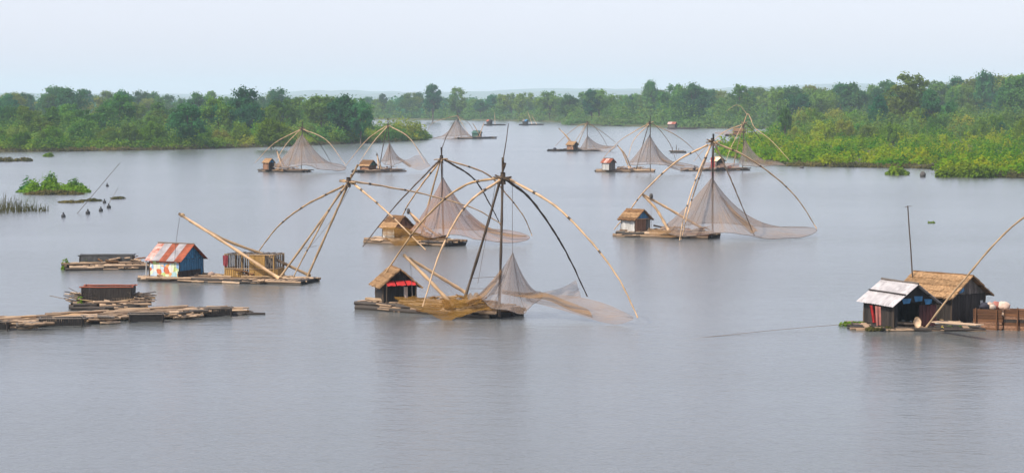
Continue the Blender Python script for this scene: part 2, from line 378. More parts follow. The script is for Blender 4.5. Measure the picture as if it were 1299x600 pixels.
# ------------------------------------------------------------------ vegetation
def leaf_quads(cent, nrm_bias, size, rng, elong=1.5):
    n = len(cent)
    a = rng.normal(size=(n, 3)); a += nrm_bias * 1.9
    a /= np.linalg.norm(a, axis=1, keepdims=True) + 1e-9
    t = rng.normal(size=(n, 3)); t -= a * np.sum(t * a, axis=1, keepdims=True); t /= np.linalg.norm(t, axis=1, keepdims=True) + 1e-9
    b = np.cross(a, t)
    s = (size * rng.uniform(0.6, 1.35, size=n))[:, None] if np.isscalar(size) else (size * rng.uniform(0.6, 1.35, size=n))[:, None]
    v = np.stack([cent - t * s * elong * .5, cent - b * s * .5, cent + t * s * elong * .5, cent + b * s * .5], axis=1).reshape(-1, 3)
    f = np.arange(n * 4).reshape(n, 4)
    return v, f
def crown_points(clumps, per, rng):
    cs, ns = [], []
    for (c, r) in clumps:
        d = rng.normal(size=(per, 3)); d /= np.linalg.norm(d, axis=1, keepdims=True)
        rad = r * np.minimum(1.5, np.abs(rng.normal(0.62, 0.30, size=(per, 1))))
        cs.append(np.array(c) + d * rad * np.array([1, 1, 0.8])); ns.append(d)
    return np.concatenate(cs), np.concatenate(ns)
def make_tree_meshes(seed, H, R, style, leafm, leaf=0.34, nc=46, per=100):
    rng = np.random.default_rng(seed); clumps = []
    lo = {'round': 0.18, 'oval': 0.22, 'plume': 0.10, 'spread': 0.38, 'bush': 0.05}[style]
    for i in range(nc):
        for _ in range(30):
            d = rng.normal(size=3); d /= np.linalg.norm(d); q = rng.uniform(0.15, 1.0) ** 0.5
            x, y, zz = d * q
            tz = (zz + 1) / 2
            prof = {'round': 1, 'oval': 1 - 0.35 * tz, 'plume': 0.55 + 0.75 * tz * (1.4 - tz), 'spread': 0.75 + 0.5 * tz, 'bush': 1.1 - 0.4 * tz}[style]
            if True: break
        z = H * (lo + (1 - lo) * (0.06 + 0.86 * tz))
        c = (x * R * prof, y * R * prof, z)
        clumps.append((c, R * rng.uniform(0.22, 0.44) * (0.8 if style == 'plume' else 1)))
    for i in range(4):                                     # sprays that break the outline
        a = rng.uniform(0, 6.28); clumps.append(((R * .35 * math.cos(a), R * .35 * math.sin(a), H * rng.uniform(.84, .93)), R * rng.uniform(0.2, 0.3)))
    cp, cn = crown_points(clumps, per, rng)
    keep = cp[:, 2] > 0.15
    v, f = leaf_quads(cp[keep], cn[keep] + np.array([0, 0, .3]), leaf, rng)
    crown = raw_mesh('crown', v, f, M[leafm])
    tv, tf = [], []
    def add(path, r0, r1):
        b = len(tv); a, fa = tube_geo(path, r0, r1, 5); tv.extend(a); tf.extend([tuple(i + b for i in q) for q in fa])
    top = Vector((rng.uniform(-.4, .4), rng.uniform(-.4, .4), H * .72))
    add(catmull([(0, 0, -0.6), (rng.uniform(-.2, .2), rng.uniform(-.2, .2), H * .3), top], 6), 0.028 * H, 0.010 * H)
    for i in range(9):
        c = Vector(clumps[i * 4][0]); s = Vector((0, 0, H * (lo * .6 + .03 * i)))
        if c.z > s.z: add([s, s.lerp(c, .5) + Vector((0, 0, .04 * H)), c], 0.011 * H, 0.004 * H)
    trunk = raw_mesh('trunk', tv, tf, M['bark'], True)
    return trunk, crown, H, R
PROTO = {
    'round':   [make_tree_meshes(11, 10, 4.6, 'round', 'leaf'), make_tree_meshes(12, 10, 4.2, 'round', 'leaf_deep')],
    'oval':    [make_tree_meshes(13, 10, 3.2, 'oval', 'leaf'), make_tree_meshes(14, 10, 3.4, 'oval', 'leaf_deep')],
    'spread':  [make_tree_meshes(15, 10, 4.4, 'spread', 'leaf_olive'), make_tree_meshes(16, 10, 4.2, 'spread', 'leaf_deep')],
    'plume':   [make_tree_meshes(17, 10, 3.4, 'plume', 'leaf_olive', 0.30, 60, 60), make_tree_meshes(18, 10, 3.2, 'plume', 'leaf', 0.30, 60, 60)],
    'bush':    [make_tree_meshes(19, 5, 4.2, 'bush', 'leaf_lime', 0.30, 46, 85), make_tree_meshes(20, 5, 4.0, 'bush', 'leaf_olive', 0.30, 46, 85), make_tree_meshes(21, 5, 4.0, 'bush', 'leaf', 0.30, 46, 85)],
}
def tree(px, Y, H, style, label, var=None, group=None, wide=1.0, name='tree'):
    p = PROTO[style]; tr, cr, h0, r0 = p[random.randrange(len(p)) if var is None else var]
    x = (px - 649.5) / FPX * Y * math.cos(PITCH) ** -1
    o = thing(name, label, 'tree' if style != 'bush' else 'bush', (x, Y, 0.5), group)
    s = H / h0; w = s * wide
    o.scale = (w * random.uniform(.92, 1.1), w, s); o.rotation_euler = (0, 0, random.uniform(0, 6.28))
    link('trunk', tr, o); link('crown', cr, o)
    return o
def front_Y(line, px):
    xs = [p[0] for p in line]; ys = [G(*p).y for p in line]
    return float(np.interp(px, xs, ys))

# trees one can pick out
tree(240, 588, 11.2, 'round', 'big dark rounded tree standing forward on the left bank', 1, name='broadleaf_tree', wide=.95)
tree(345, 578, 7.2, 'bush', 'bright lime rounded bush at the water edge behind the left net', 0, name='lime_bush', wide=.8)
tree(75, 1000, 17.5, 'oval', 'tall lone hazy tree rising at the far left skyline', 1, name='hazy_tree', wide=.8)
tree(313, 690, 15.8, 'round', 'tallest dark tree on the left bank skyline', 1, name='broadleaf_tree', wide=.8)
tree(153, 700, 14.2, 'round', 'broad tree on the left bank between skyline gaps', 0, name='broadleaf_tree', wide=.8)
tree(437, 660, 13.6, 'round', 'large tree near the right end of the left bank wood', 1, name='broadleaf_tree', wide=.85)
tree(458, 655, 11.5, 'round', 'dark tree ending the left bank wood above the low point', 1, name='broadleaf_tree', wide=.7)
tree(110, 600, 7.0, 'bush', 'rounded mid green bush forward on the left bank', 2, name='bush', wide=.9)
tree(995, 640, 10.2, 'oval', 'small dark lone tree on the point of the right bank', 1, name='lone_tree', wide=.62)
tree(1152, 790, 22.5, 'plume', 'tallest feathery bamboo clump in the middle of the right bank', 0, name='bamboo_clump', wide=1.05)
tree(1140, 782, 18.5, 'plume', 'olive bamboo clump left against the tallest clump on the right bank', 0, name='bamboo_clump', wide=1.0)
tree(1113, 770, 13.5, 'oval', 'narrow dark green tree just left of the bamboo clumps', 1, name='narrow_tree', wide=.75)
tree(1178, 770, 15.5, 'oval', 'dark tree just right of the bamboo clumps', 1, name='narrow_tree', wide=.8)
tree(1204, 760, 11.5, 'round', 'rounded dark tree on the right bank right of the bamboo', 1, name='broadleaf_tree', wide=.7)
tree(549, 1290, 20.5, 'oval', 'tall dark tree on the far bank left of the channel', 1, name='hazy_tree', wide=.85)
tree(825, 1200, 22.0, 'oval', 'tall pointed tree breaking the far bank skyline', 1, name='hazy_tree', wide=.7)
tree(581, 1300, 20.0, 'plume', 'feathery tree on the far bank beside the tall dark tree', 0, name='hazy_tree', wide=.9)
tree(1248, 1050, 25.0, 'round', 'big rounded crown topping the right skyline', 1, name='broadleaf_tree', wide=.62)

SHAPE = {'round': 'rounded', 'oval': 'narrow', 'spread': 'spreading', 'plume': 'feathery', 'bush': 'low'}
PLACES = [(-99, 'by the left edge'), (110, 'above the black floats'), (200, 'beside the big dark tree'), (290, 'by the lime bush'), (370, 'above the left nets'), (450, 'left of the channel'), (560, 'behind the dark green hut'), (650, 'behind the mid channel raft'), (760, 'behind the rusty roofed hut'), (860, 'above the pale legged frame'), (960, 'by the lone tree'), (1060, 'left of the bamboo clumps'), (1150, 'right of the bamboo clumps'), (1230, 'near the right edge')]
def scatter(n, x0, x1, yfun, hfun, styles, label, group, name='tree', wide=(.75, 1.0)):
    for i in range(n):
        px = x0 + (x1 - x0) * (i + random.random()) / n
        Y = yfun(px)
        if Y is None: continue
        st = random.choice(styles)
        seg = [w for x, w in PLACES if px >= x][-1]
        tree(px, Y, hfun(px, Y), st, '%s %s, %s' % (SHAPE[st], label, seg), None, group, random.uniform(*wide), name)
U = random.uniform
scatter(44, -15, 462, lambda x: front_Y(LEFT_FRONT, x) + U(50, 190), lambda x, y: U(7.5, 11.5) + (2.0 if x > 250 else 0), ['round', 'round', 'oval', 'spread'],
        'green tree in the left bank wood', 'trees of the left bank wood', 'broadleaf_tree')
scatter(26, -10, 480, lambda x: front_Y(LEFT_FRONT, x) + U(8, 35), lambda x, y: U(4.0, 6.2), ['bush'],
        'bush along the left shore', 'bushes of the left bank shore', 'bush', (.6, .9))
scatter(40, -15, 400, lambda x: U(930, 1350), lambda x, y: U(10, 18), ['round', 'oval', 'spread', 'plume'],
        'hazy tree far behind the left bank', 'far trees behind the left bank', 'hazy_tree')
scatter(62, 455, 1010, lambda x: front_Y(FAR_FRONT, x) + U(25, 260), lambda x, y: U(9.5, 17) + (3.0 if x > 720 else 0), ['round', 'oval', 'spread', 'plume', 'round'],
        'hazy tree on the far bank', 'trees of the far bank wood', 'hazy_tree')
scatter(46, 985, 1320, lambda x: U(900, 1300), lambda x, y: U(12.5, 18) + 6.0 * (x - 985) / 330 + (y - 900) * .006, ['round', 'oval', 'spread', 'plume'],
        'tree in the wood behind the right bank', 'trees of the right bank wood', 'broadleaf_tree')
scatter(34, 1000, 1320, lambda x: U(600, 880), lambda x, y: U(4.5, 7.0) + (y - 600) * .012, ['bush', 'bush', 'round'],
        'bush behind the right bank scrub', 'bushes behind the right bank scrub', 'bush', (.6, 1.0))

def shrub_mass(name, label, cat, specs, m, leaf, per, seed, base_z=0.3):
    """specs: (x, y, radius, height) of mounds that grow into one another"""
    rng = np.random.default_rng(seed); A = np.array(specs); n = len(A)
    d = rng.normal(size=(n, per, 3)); d /= np.linalg.norm(d, axis=2, keepdims=True); d[:, :, 2] = np.abs(d[:, :, 2])
    q = rng.uniform(0.45, 1.0, size=(n, per, 1)) ** 0.5 * (1 + 0.25 * rng.normal(size=(n, per, 1)) * (rng.random((n, per, 1)) > .7))
    q = np.minimum(q, 1.15)
    rad = np.stack([A[:, 2], A[:, 2], A[:, 3]], axis=1)[:, None, :]
    pos = d * q * rad; pos[:, :, 0] += A[:, 0, None]; pos[:, :, 1] += A[:, 1, None]; pos[:, :, 2] += base_z
    pos[:, :, 2] = np.maximum(pos[:, :, 2], 0.15)
    v, f = leaf_quads(pos.reshape(-1, 3), d.reshape(-1, 3) + np.array([0, -.1, .4]), leaf, rng, 1.6)
    return tag(link(name, raw_mesh(name, v, f, M[m])), label, cat, kind='stuff')
def px_x(px, Y): return (px - 649.5) / FPX * Y / math.cos(PITCH)
sp = []
for i in range(820):
    px = U(-30, 536); yf = front_Y(LEFT_FRONT, px); dep = 170 if px < 420 else max(6, (536 - px) * .9)
    t = random.random() ** 1.4; Y = yf + 3.0 + t * dep
    h = U(1.3, 3.4) + (4.0 * t) + (0.8 if 420 < px < 520 else 0)
    sp.append((px_x(px, Y), Y, U(1.6, 3.2), h))
shrub_mass('left_bank_scrub', 'mixed green scrub covering the left bank down to the water', 'scrub', sp, 'shrub_left', 0.42, 130, 31)
sp = []
for i in range(150):
    px = U(-30, 542); Y = front_Y(LEFT_FRONT, px) + U(.3, 2.2); sp.append((px_x(px, Y), Y, U(.8, 1.8), U(.5, 1.3)))
shrub_mass('left_shore_fringe', 'brownish grass fringe at the left bank waterline', 'grass', sp, 'fringe', 0.30, 40, 32, 0.1)
sp = []
for i in range(160):                                       # darker point at the right end of the left bank
    px = U(395, 540); yf = front_Y(LEFT_FRONT, px); Y = yf + 3 + random.random() * max(4, (545 - px) * .7)
    h = np.interp(px, [395, 470, 520, 540], [4.4, 4.2, 3.4, 2.3]) * U(.75, 1.1)
    sp.append((px_x(px, Y), Y, U(1.7, 3.0), h))
shrub_mass('point_scrub', 'dark green scrub on the low point of the left bank', 'scrub', sp, 'leaf', 0.42, 170, 33)
sp = []
def right_back(px): return float(np.interp(px, [912, 930, 960, 985, 1001, 1030, 1100, 1480], [G(912, 195.5).y, G(930, 188).y, G(960, 182).y, G(985, 175).y, G(1001, 168.5).y, 800, 880, 900]))
for i in range(1000):
    px = 912 + 420 * random.random() ** .85; yf = front_Y(RIGHT_FRONT, px); yb = right_back(px)
    t = random.random() ** 1.5; Y = yf + 2 + t * max(1, yb - yf - 5)
    e = min(1, (px - 905) / 90)
    sp.append((px_x(px, Y), Y, U(1.0, 2.5), (U(.7, 1.3) + 2.6 * random.random() ** 2 + 4.0 * t) * (.55 + .45 * e)))
shrub_mass('right_bank_scrub', 'bright yellow green scrub covering the right bank', 'scrub', sp, 'shrub_right', 0.36, 130, 34)
sp = []
for i in range(260):
    px = U(930, 1330); Y = front_Y(RIGHT_FRONT, px) + U(.2, 3); sp.append((px_x(px, Y), Y, U(.8, 1.6), U(.4, 1.0)))
shrub_mass('right_shore_fringe', 'dry brown grass fringe at the right bank waterline', 'grass', sp, 'fringe', 0.26, 45, 35, 0.1)
sp = []
for i in range(520):
    px = U(380, 1340); Y = front_Y(FAR_FRONT, px) + 2 + 170 * random.random() ** 1.5
    sp.append((px_x(px, Y), Y, U(3, 6), U(2.0, 4.6)))
shrub_mass('far_bank_scrub', 'hazy olive scrub along the far bank', 'scrub', sp, 'shrub_far', 0.8, 110, 36)
sp = []
for i in range(900):                                      # the wood behind reads as one mass
    px = U(-60, 1380); Y = U(1480, 2300)
    sp.append((px_x(px, Y), Y, U(6, 11), U(7, 14.5) + (3.5 if px > 950 else 0)))
shrub_mass('distant_wood', 'blue hazy woodland beyond the far bank', 'woodland', sp, 'leaf_deep', 1.6, 110, 37)
sp = []
for i in range(420):
    px = U(-60, 430); Y = U(800, 1450); sp.append((px_x(px, Y), Y, U(3, 6), U(2.0, 5.5)))
for i in range(330):
    px = U(990, 1380); Y = U(830, 1400); sp.append((px_x(px, Y), Y, U(3, 6), U(3.0, 8.0)))
shrub_mass('understorey', 'scrub growing between the trees behind both banks', 'scrub', sp, 'shrub_far', 0.75, 120, 38)

def thicket(name, label, n, xr, yr, hr, rr_, m, seed, leaf, per=120, tall=0.0):
    random.seed(seed); sp = []
    for i in range(n):
        px = U(*xr); Y = yr(px); sp.append((px_x(px, Y), Y, U(*rr_), U(*hr) + tall * (px - xr[0]) / (xr[1] - xr[0])))
    return shrub_mass(name, label, 'scrub', sp, m, leaf, per, seed)
thicket('left_bank_thicket', 'green thicket filling the wood on the left bank', 240, (-25, 455), lambda x: front_Y(LEFT_FRONT, x) + U(35, 210), (4.0, 9.5), (1.8, 3.6), 'leaf', 61, 0.42, 150)
thicket('left_bank_saplings', 'olive saplings scattered through the left bank wood', 150, (-25, 450), lambda x: front_Y(LEFT_FRONT, x) + U(20, 160), (3.0, 7.0), (1.2, 2.6), 'leaf_olive', 62, 0.40, 120)
thicket('far_bank_thicket', 'hazy thicket filling the wood on the far bank', 260, (440, 1040), lambda x: front_Y(FAR_FRONT, x) + U(15, 240), (5.0, 12.5), (3.0, 5.5), 'leaf', 63, 0.75, 120, 2.0)
thicket('right_bank_thicket', 'green thicket rising from the right bank scrub to the wood', 240, (1000, 1340), lambda x: U(640, 1050), (4.0, 9.5), (2.2, 4.2), 'leaf_olive', 64, 0.5, 150, 3.0)
thicket('right_bank_saplings', 'deep green saplings behind the right bank scrub', 120, (1005, 1340), lambda x: U(650, 980), (4.0, 8.5), (1.6, 3.2), 'leaf', 65, 0.45, 130, 2.0)

# ------------------------------------------------------------------ nets
def net_tent(parent, Y, peak, loop, m='net', seed=0, ns=72, nr=16, ripple=0.10, name='net_canopy'):
    """net hung from its middle: every rib falls from the peak to a rim point; loop = (px, py, dY, k)"""
    pk = P(peak[0], peak[1], Y + (peak[2] if len(peak) > 2 else 0))
    B = [(*P(q[0], q[1], Y + q[2]), q[3]) for q in loop]; n = len(B); rr = random.Random(seed)
    rim = catmull(B + [B[0]], ns)[:ns]
    ph = [rr.uniform(0, 6.28) for _ in range(4)]
    vs, fs, uv = [], [], []
    for i, b in enumerate(rim):
        s = 2 * math.pi * i / ns
        w = math.sin(7 * s + ph[0]) + .7 * math.sin(13 * s + ph[1]) + .5 * math.sin(23 * s + ph[2])
        for j in range(nr + 1):
            t = j / nr; k = max(1.0, b[3])
            x = pk.x + (b[0] - pk.x) * t; y = pk.y + (b[1] - pk.y) * t; z = b[2] + (pk.z - b[2]) * (1 - t) ** k
            dx, dy = b[0] - pk.x, b[1] - pk.y; L = math.hypot(dx, dy) + 1e-6
            a = ripple * w * t * (1.5 - .6 * t)
            z += 0.10 * math.sin(5 * s + ph[3]) * t * t
            vs.append(Vector((x - dy / L * a, y + dx / L * a, z))); uv.append((i / ns * 3, t))
    for i in range(ns):
        i2 = (i + 1) % ns
        for j in range(nr): fs.append((i * (nr + 1) + j, i * (nr + 1) + j + 1, i2 * (nr + 1) + j + 1, i2 * (nr + 1) + j))
    o = build(name, vs, fs, m, parent, True, uv)
    rk = max(.018, .00011 * Y)
    path = [vs[i * (nr + 1) + nr] for i in range(ns)]; tv, tf = tube_geo(path + [path[0]], rk, rk, 4); build('rim_rope', tv, tf, 'rope', o)
    for i in (ns // 8, ns * 3 // 8, ns * 5 // 8, ns * 7 // 8):
        tv, tf = tube_geo([vs[i * (nr + 1) + j] for j in range(nr + 1)], rk * .8, rk * .8, 4); build('rib_rope', tv, tf, 'rope', o)
    return o
def net_sheet(parent, Y, top, bot, m='net', seed=0, nu=30, nv=10, sag=0.15, ripple=0.08, crumple=0.0, name='net_wing'):
    pt = lambda q: P(q[0], q[1], Y + (q[2] if len(q) > 2 else 0))
    T = catmull([pt(q) for q in top], nu); Bt = catmull([pt(q) for q in bot], nu)
    rr = random.Random(seed); p0, p1 = rr.uniform(0, 6.28), rr.uniform(0, 6.28); vs, fs, uv = [], [], []
    for i in range(nu + 1):
        for j in range(nv + 1):
            u, v = i / nu, j / nv; p = T[i].lerp(Bt[i], v); e = math.sin(math.pi * v)
            p = p + Vector((0, ripple * 3 * e * math.sin(9 * u + 5 * v + p0), ripple * e * math.sin(14 * u + p1 + 3 * v) - sag * e * math.sin(math.pi * u)))
            if crumple: p = p + noise.noise_vector(Vector((u * 9 + seed, v * 3.5, .3))) * crumple + noise.noise_vector(Vector((u * 22 + seed, v * 7, 2.3))) * crumple * .45
            vs.append(p); uv.append((v * 1.2, u))
    for i in range(nu):
        for j in range(nv): fs.append((i * (nv + 1) + j, i * (nv + 1) + j + 1, (i + 1) * (nv + 1) + j + 1, (i + 1) * (nv + 1) + j))
    return build(name, vs, fs, m, parent, True, uv)
def net(label, Y, at, tents=(), sheets=()):
    g = P(at[0], at[1], Y)
    t = thing('fishing_net', label, 'fishing net', (g.x, g.y, max(.1, g.z)), 'fishing nets hung on the lift frames')
    for a in tents: net_tent(t, Y, **a)
    for a in sheets: net_sheet(t, Y, **a)
    return t

# ------------------------------------------------------------------ lift net frames
def rig(label, Y, foot, masts, arms, booms=(), whips=(), ropes=(), stubs=None, k=1.0, weight=None, apex=None):
    g = P(foot[0], foot[1], Y)
    t = thing('lift_net_frame', label, 'lift net', (g.x, g.y, 0.35), 'bamboo lift net frames on the rafts')
    pt = lambda q: P(q[0], q[1], Y + (q[2] if len(q) > 2 else 0))
    for m, *pts in masts: tube('mast', [pt(q) for q in pts], .075 * k, .06 * k, m, t, 10, knots=2)
    for m, *pts in arms:
        path = catmull([pt(q) for q in pts], 22); rr = random.Random(int(pts[-1][0] * 7))
        path = [p + Vector((rr.uniform(-1, 1), rr.uniform(-1, 1), rr.uniform(-1, 1))) * (.014 if 0 < i < 22 else 0) for i, p in enumerate(path)]
        vs, fs = tube_geo(path, .072 * k, .032 * k, 6, 2); ao = build('arm', vs, fs, m, t, True)
        if Y < 250:
            for i in (3, 8, 13):
                d = (path[i + 1] - path[i]).normalized(); r = (.072 - .040 * i / 22) * k * 1.35
                vs, fs = tube_geo([path[i], path[i] + d * .09, path[i] + d * .2], r, r, 6); build('lashing', vs, fs, 'bamboo_dark', ao, True)
    for m, *pts in booms: tube('boom', [pt(q) for q in pts], .105 * k, .085 * k, m, t, 10, knots=2)
    for m, *pts in whips: tube('whip_pole', [pt(q) for q in pts], .035 * k, .02 * k, m, t, 8)
    for pts in ropes: tube('rope', [pt(q) for q in pts], .014 * k, .014 * k, 'rope', t, 4, 4)
    if apex:
        a = P(apex[0], apex[1], Y); rr = random.Random(int(apex[0]))
        for i in range(stubs or 4):
            an = rr.uniform(0, 6.28); d = Vector((math.cos(an), math.sin(an), rr.uniform(-.15, .35))) * rr.uniform(.5, .85)
            tube('crosspiece', [a - d * .8, a + d], .06 * k, .05 * k, rr.choice(['bamboo', 'bamboo_dark', 'bamboo_mid']), t, 3)
        vs, fs = tube_geo([a + Vector((0, 0, z)) for z in (-.38, -.2, 0, .2, .34)], .17 * k, .14 * k, 8)
        build('lashing', vs, fs, 'bamboo_dark', t, True)
    if weight:
        c = pt(weight); vs, fs = [], []
        for i in range(5):
            z = (-.26, -.2, 0, .2, .26)[i]; r = (.06, .13, .16, .12, .05)[i] * k
            for j in range(7): vs.append(c + Vector((r * math.cos(j * .9), r * math.sin(j * .9), z)))
        for i in range(4):
            for j in range(7): fs.append((i * 7 + j, i * 7 + (j + 1) % 7, (i + 1) * 7 + (j + 1) % 7, (i + 1) * 7 + j))
        build('counterweight', vs, fs, 'stone', t, True)
    return t

# ------------------------------------------------------------------ rafts
def raft(label, a, b, width, n_log=8, slat=0.4, r=0.15, mats=('log', 'log', 'log_pale', 'log_dark'), deck='log_pale', deck_z=0.36, loose=6, dark_end=None, seed=0, group='rafts of the lift nets', clutter=0, name='bamboo_raft'):
    rs = random.getstate(); random.seed(seed + 100)
    a, b = Vector(a), Vector(b); d = (b - a); L = d.length; d.normalize(); s = Vector((-d.y, d.x, 0))
    c = (a + b) / 2
    t = thing(name, label, 'raft', (c.x, c.y, 0), group)
    for i in range(n_log):                                     # floats, two layers
        o = (i / (n_log - 1) - .5) * width
        e0, e1 = U(-.35, .3), U(-.3, .4)
        near = i in (0, 1, n_log - 1)
        log(t, a + s * o + d * e0 + Vector((0, 0, r * .5)), b + s * o + d * e1 + Vector((0, 0, r * .5)), r * U(.9, 1.2), random.choice(['log_dark', 'log_dark', 'log']) if near else 'log_dark', 'float_log')
        for q in range(3):
            m0, m1 = q / 3, (q + 1) / 3 + .02
            log(t, a + s * (o + U(-.09, .09)) + d * (L * m0 + U(-.3, .2)) + Vector((0, 0, r * 1.7 + U(-.05, .06))), a + s * (o + U(-.09, .09)) + d * (L * m1 + U(-.2, .3)) + Vector((0, 0, r * 1.7 + U(-.05, .06))), r * U(.55, .9), random.choice(mats), 'log')
    for i in range(int(L * 2.0)):                              # untidy logs tied along both edges
        sd = -1 if i % 3 else 1; q = a + d * (U(.08, .92) * L) + s * (sd if (s.y > 0) else -sd) * (width * .5 + U(.0, .28)); l = U(.5, 1.7); an = U(-.12, .12)
        v = (d * math.cos(an) + s * math.sin(an)) * l * .5; z = U(.04, deck_z - .02)
        log(t, q - v + Vector((0, 0, z)), q + v + Vector((0, 0, z + U(-.05, .05))), U(.06, .11), random.choice(mats), 'edge_log')
    n = max(3, int(L / slat))
    for i in range(n):
        q = a + d * (L * (i + .5) / n); w = width * .5 + U(-.25, .12)
        plank(t, q - s * w + Vector((0, 0, deck_z + U(0, .02))), q + s * w + Vector((0, 0, deck_z + U(-.02, .04))), slat * U(.5, .85), .05, random.choice([deck, deck, 'log']), 'deck_slat')
    for i in range(int(loose * 1.8)):
        q = a + d * U(.05, .95) * L + s * U(-.45, .45) * width; l = U(.8, 2.2); an = U(-.25, .25)
        v = (d * math.cos(an) + s * math.sin(an)) * l * .5
        log(t, q - v + Vector((0, 0, deck_z + .09 + U(0, .06))), q + v + Vector((0, 0, deck_z + .09 + U(0, .06))), U(.05, .09), random.choice(['log_pale', 'log', 'bamboo_mid']), 'pole')
    for i in range(clutter):                                   # heaped poles and gear along the deck
        u = random.choice([U(.38, .62), U(.55, .92)]); q = a + d * u * L + s * U(-.32, .32) * width; l = U(.35, 1.3); an = U(-.7, .7)
        v = (d * math.cos(an) + s * math.sin(an)) * l * .5; z = deck_z + .08 + .45 * random.random() ** 2; tl = U(-.12, .12) * min(1, (z - deck_z) * 3)
        log(t, q - v + Vector((0, 0, z - tl)), q + v + Vector((0, 0, z + tl)), U(.04, .10), random.choice(['log', 'log_pale', 'plank_brown', 'log_dark', 'thatch_dark']), 'heaped_pole')
    if dark_end:                                               # near-black pontoon under one end
        u0, u1 = dark_end; p = a + d * L * u0; q = a + d * L * u1; h = .34
        vs = []
        for z, g in ((-.15, .80), (h * .75, 1.0)):
            for (e, o, k) in ((p, -1, 0), (q, -1, 0), (q, 1, 0), (p, 1, 0)):
                vs.append(e + s * o * width * .5 * g + d * (-.3 if e is p else .35) * g + Vector((0, 0, z)))
        build('pontoon', vs, BOXF, 'plank_black', t)
    random.setstate(rs)
    return t

# ------------------------------------------------------------------ huts
def thatch_course(parent, p00, p01, p10, p11, nrm, m, thick, rr, straws=40, name='thatch_course'):
    """p00-p01 upper edge, p10-p11 lower (ragged) edge"""
    n = 16; vs, fs = [], []
    for i in range(n + 1):
        u = i / n; a = p00.lerp(p01, u); b = p10.lerp(p11, u); dn = (b - a).normalized()
        b = b + dn * rr.uniform(-.03, .10); lift = nrm * rr.uniform(-.015, .025)
        vs += [a + nrm * thick * .5 + lift, b + nrm * thick + lift, b, a]
    for i in range(n):
        k = i * 4; 
        for j in range(4): fs.append((k + j, k + (j + 1) % 4, k + 4 + (j + 1) % 4, k + 4 + j))
    fs += [(0, 3, 2, 1), (n * 4, n * 4 + 1, n * 4 + 2, n * 4 + 3)]
    for i in range(straws):
        u, v = rr.random(), rr.uniform(.35, 1.0); a = p00.lerp(p01, u); b = p10.lerp(p11, u); p = a.lerp(b, v); dn = (b - a).normalized()
        sd = (p01 - p00).normalized(); L = rr.uniform(.15, .38); w = rr.uniform(.015, .03)
        q = p + nrm * (thick * (.5 + .5 * v) + .012); k = len(vs)
        vs += [q - sd * w, q + sd * w, q + dn * L + sd * rr.uniform(-.1, .1) + nrm * rr.uniform(.0, .05)]; fs.append((k, k + 1, k + 2))
    return build(name, vs, fs, m, parent)
def tin_sheet(parent, p00, p01, p10, p11, nrm, m, name='roof_sheet', cyc=5):
    n = cyc * 4; vs, fs = [], []
    for i in range(n + 1):
        u = i / n; z = nrm * (.022 * math.sin(u * cyc * 2 * math.pi))
        vs += [p00.lerp(p01, u) + z, p10.lerp(p11, u) + z, p10.lerp(p11, u) + z - nrm * .012, p00.lerp(p01, u) + z - nrm * .012]
    for i in range(n):
        for j in range(4): fs.append((i * 4 + j, i * 4 + (j + 1) % 4, i * 4 + 4 + (j + 1) % 4, i * 4 + 4 + j))
    fs += [(0, 3, 2, 1), (n * 4, n * 4 + 1, n * 4 + 2, n * 4 + 3)]
    return build(name, vs, fs, m, parent, False)
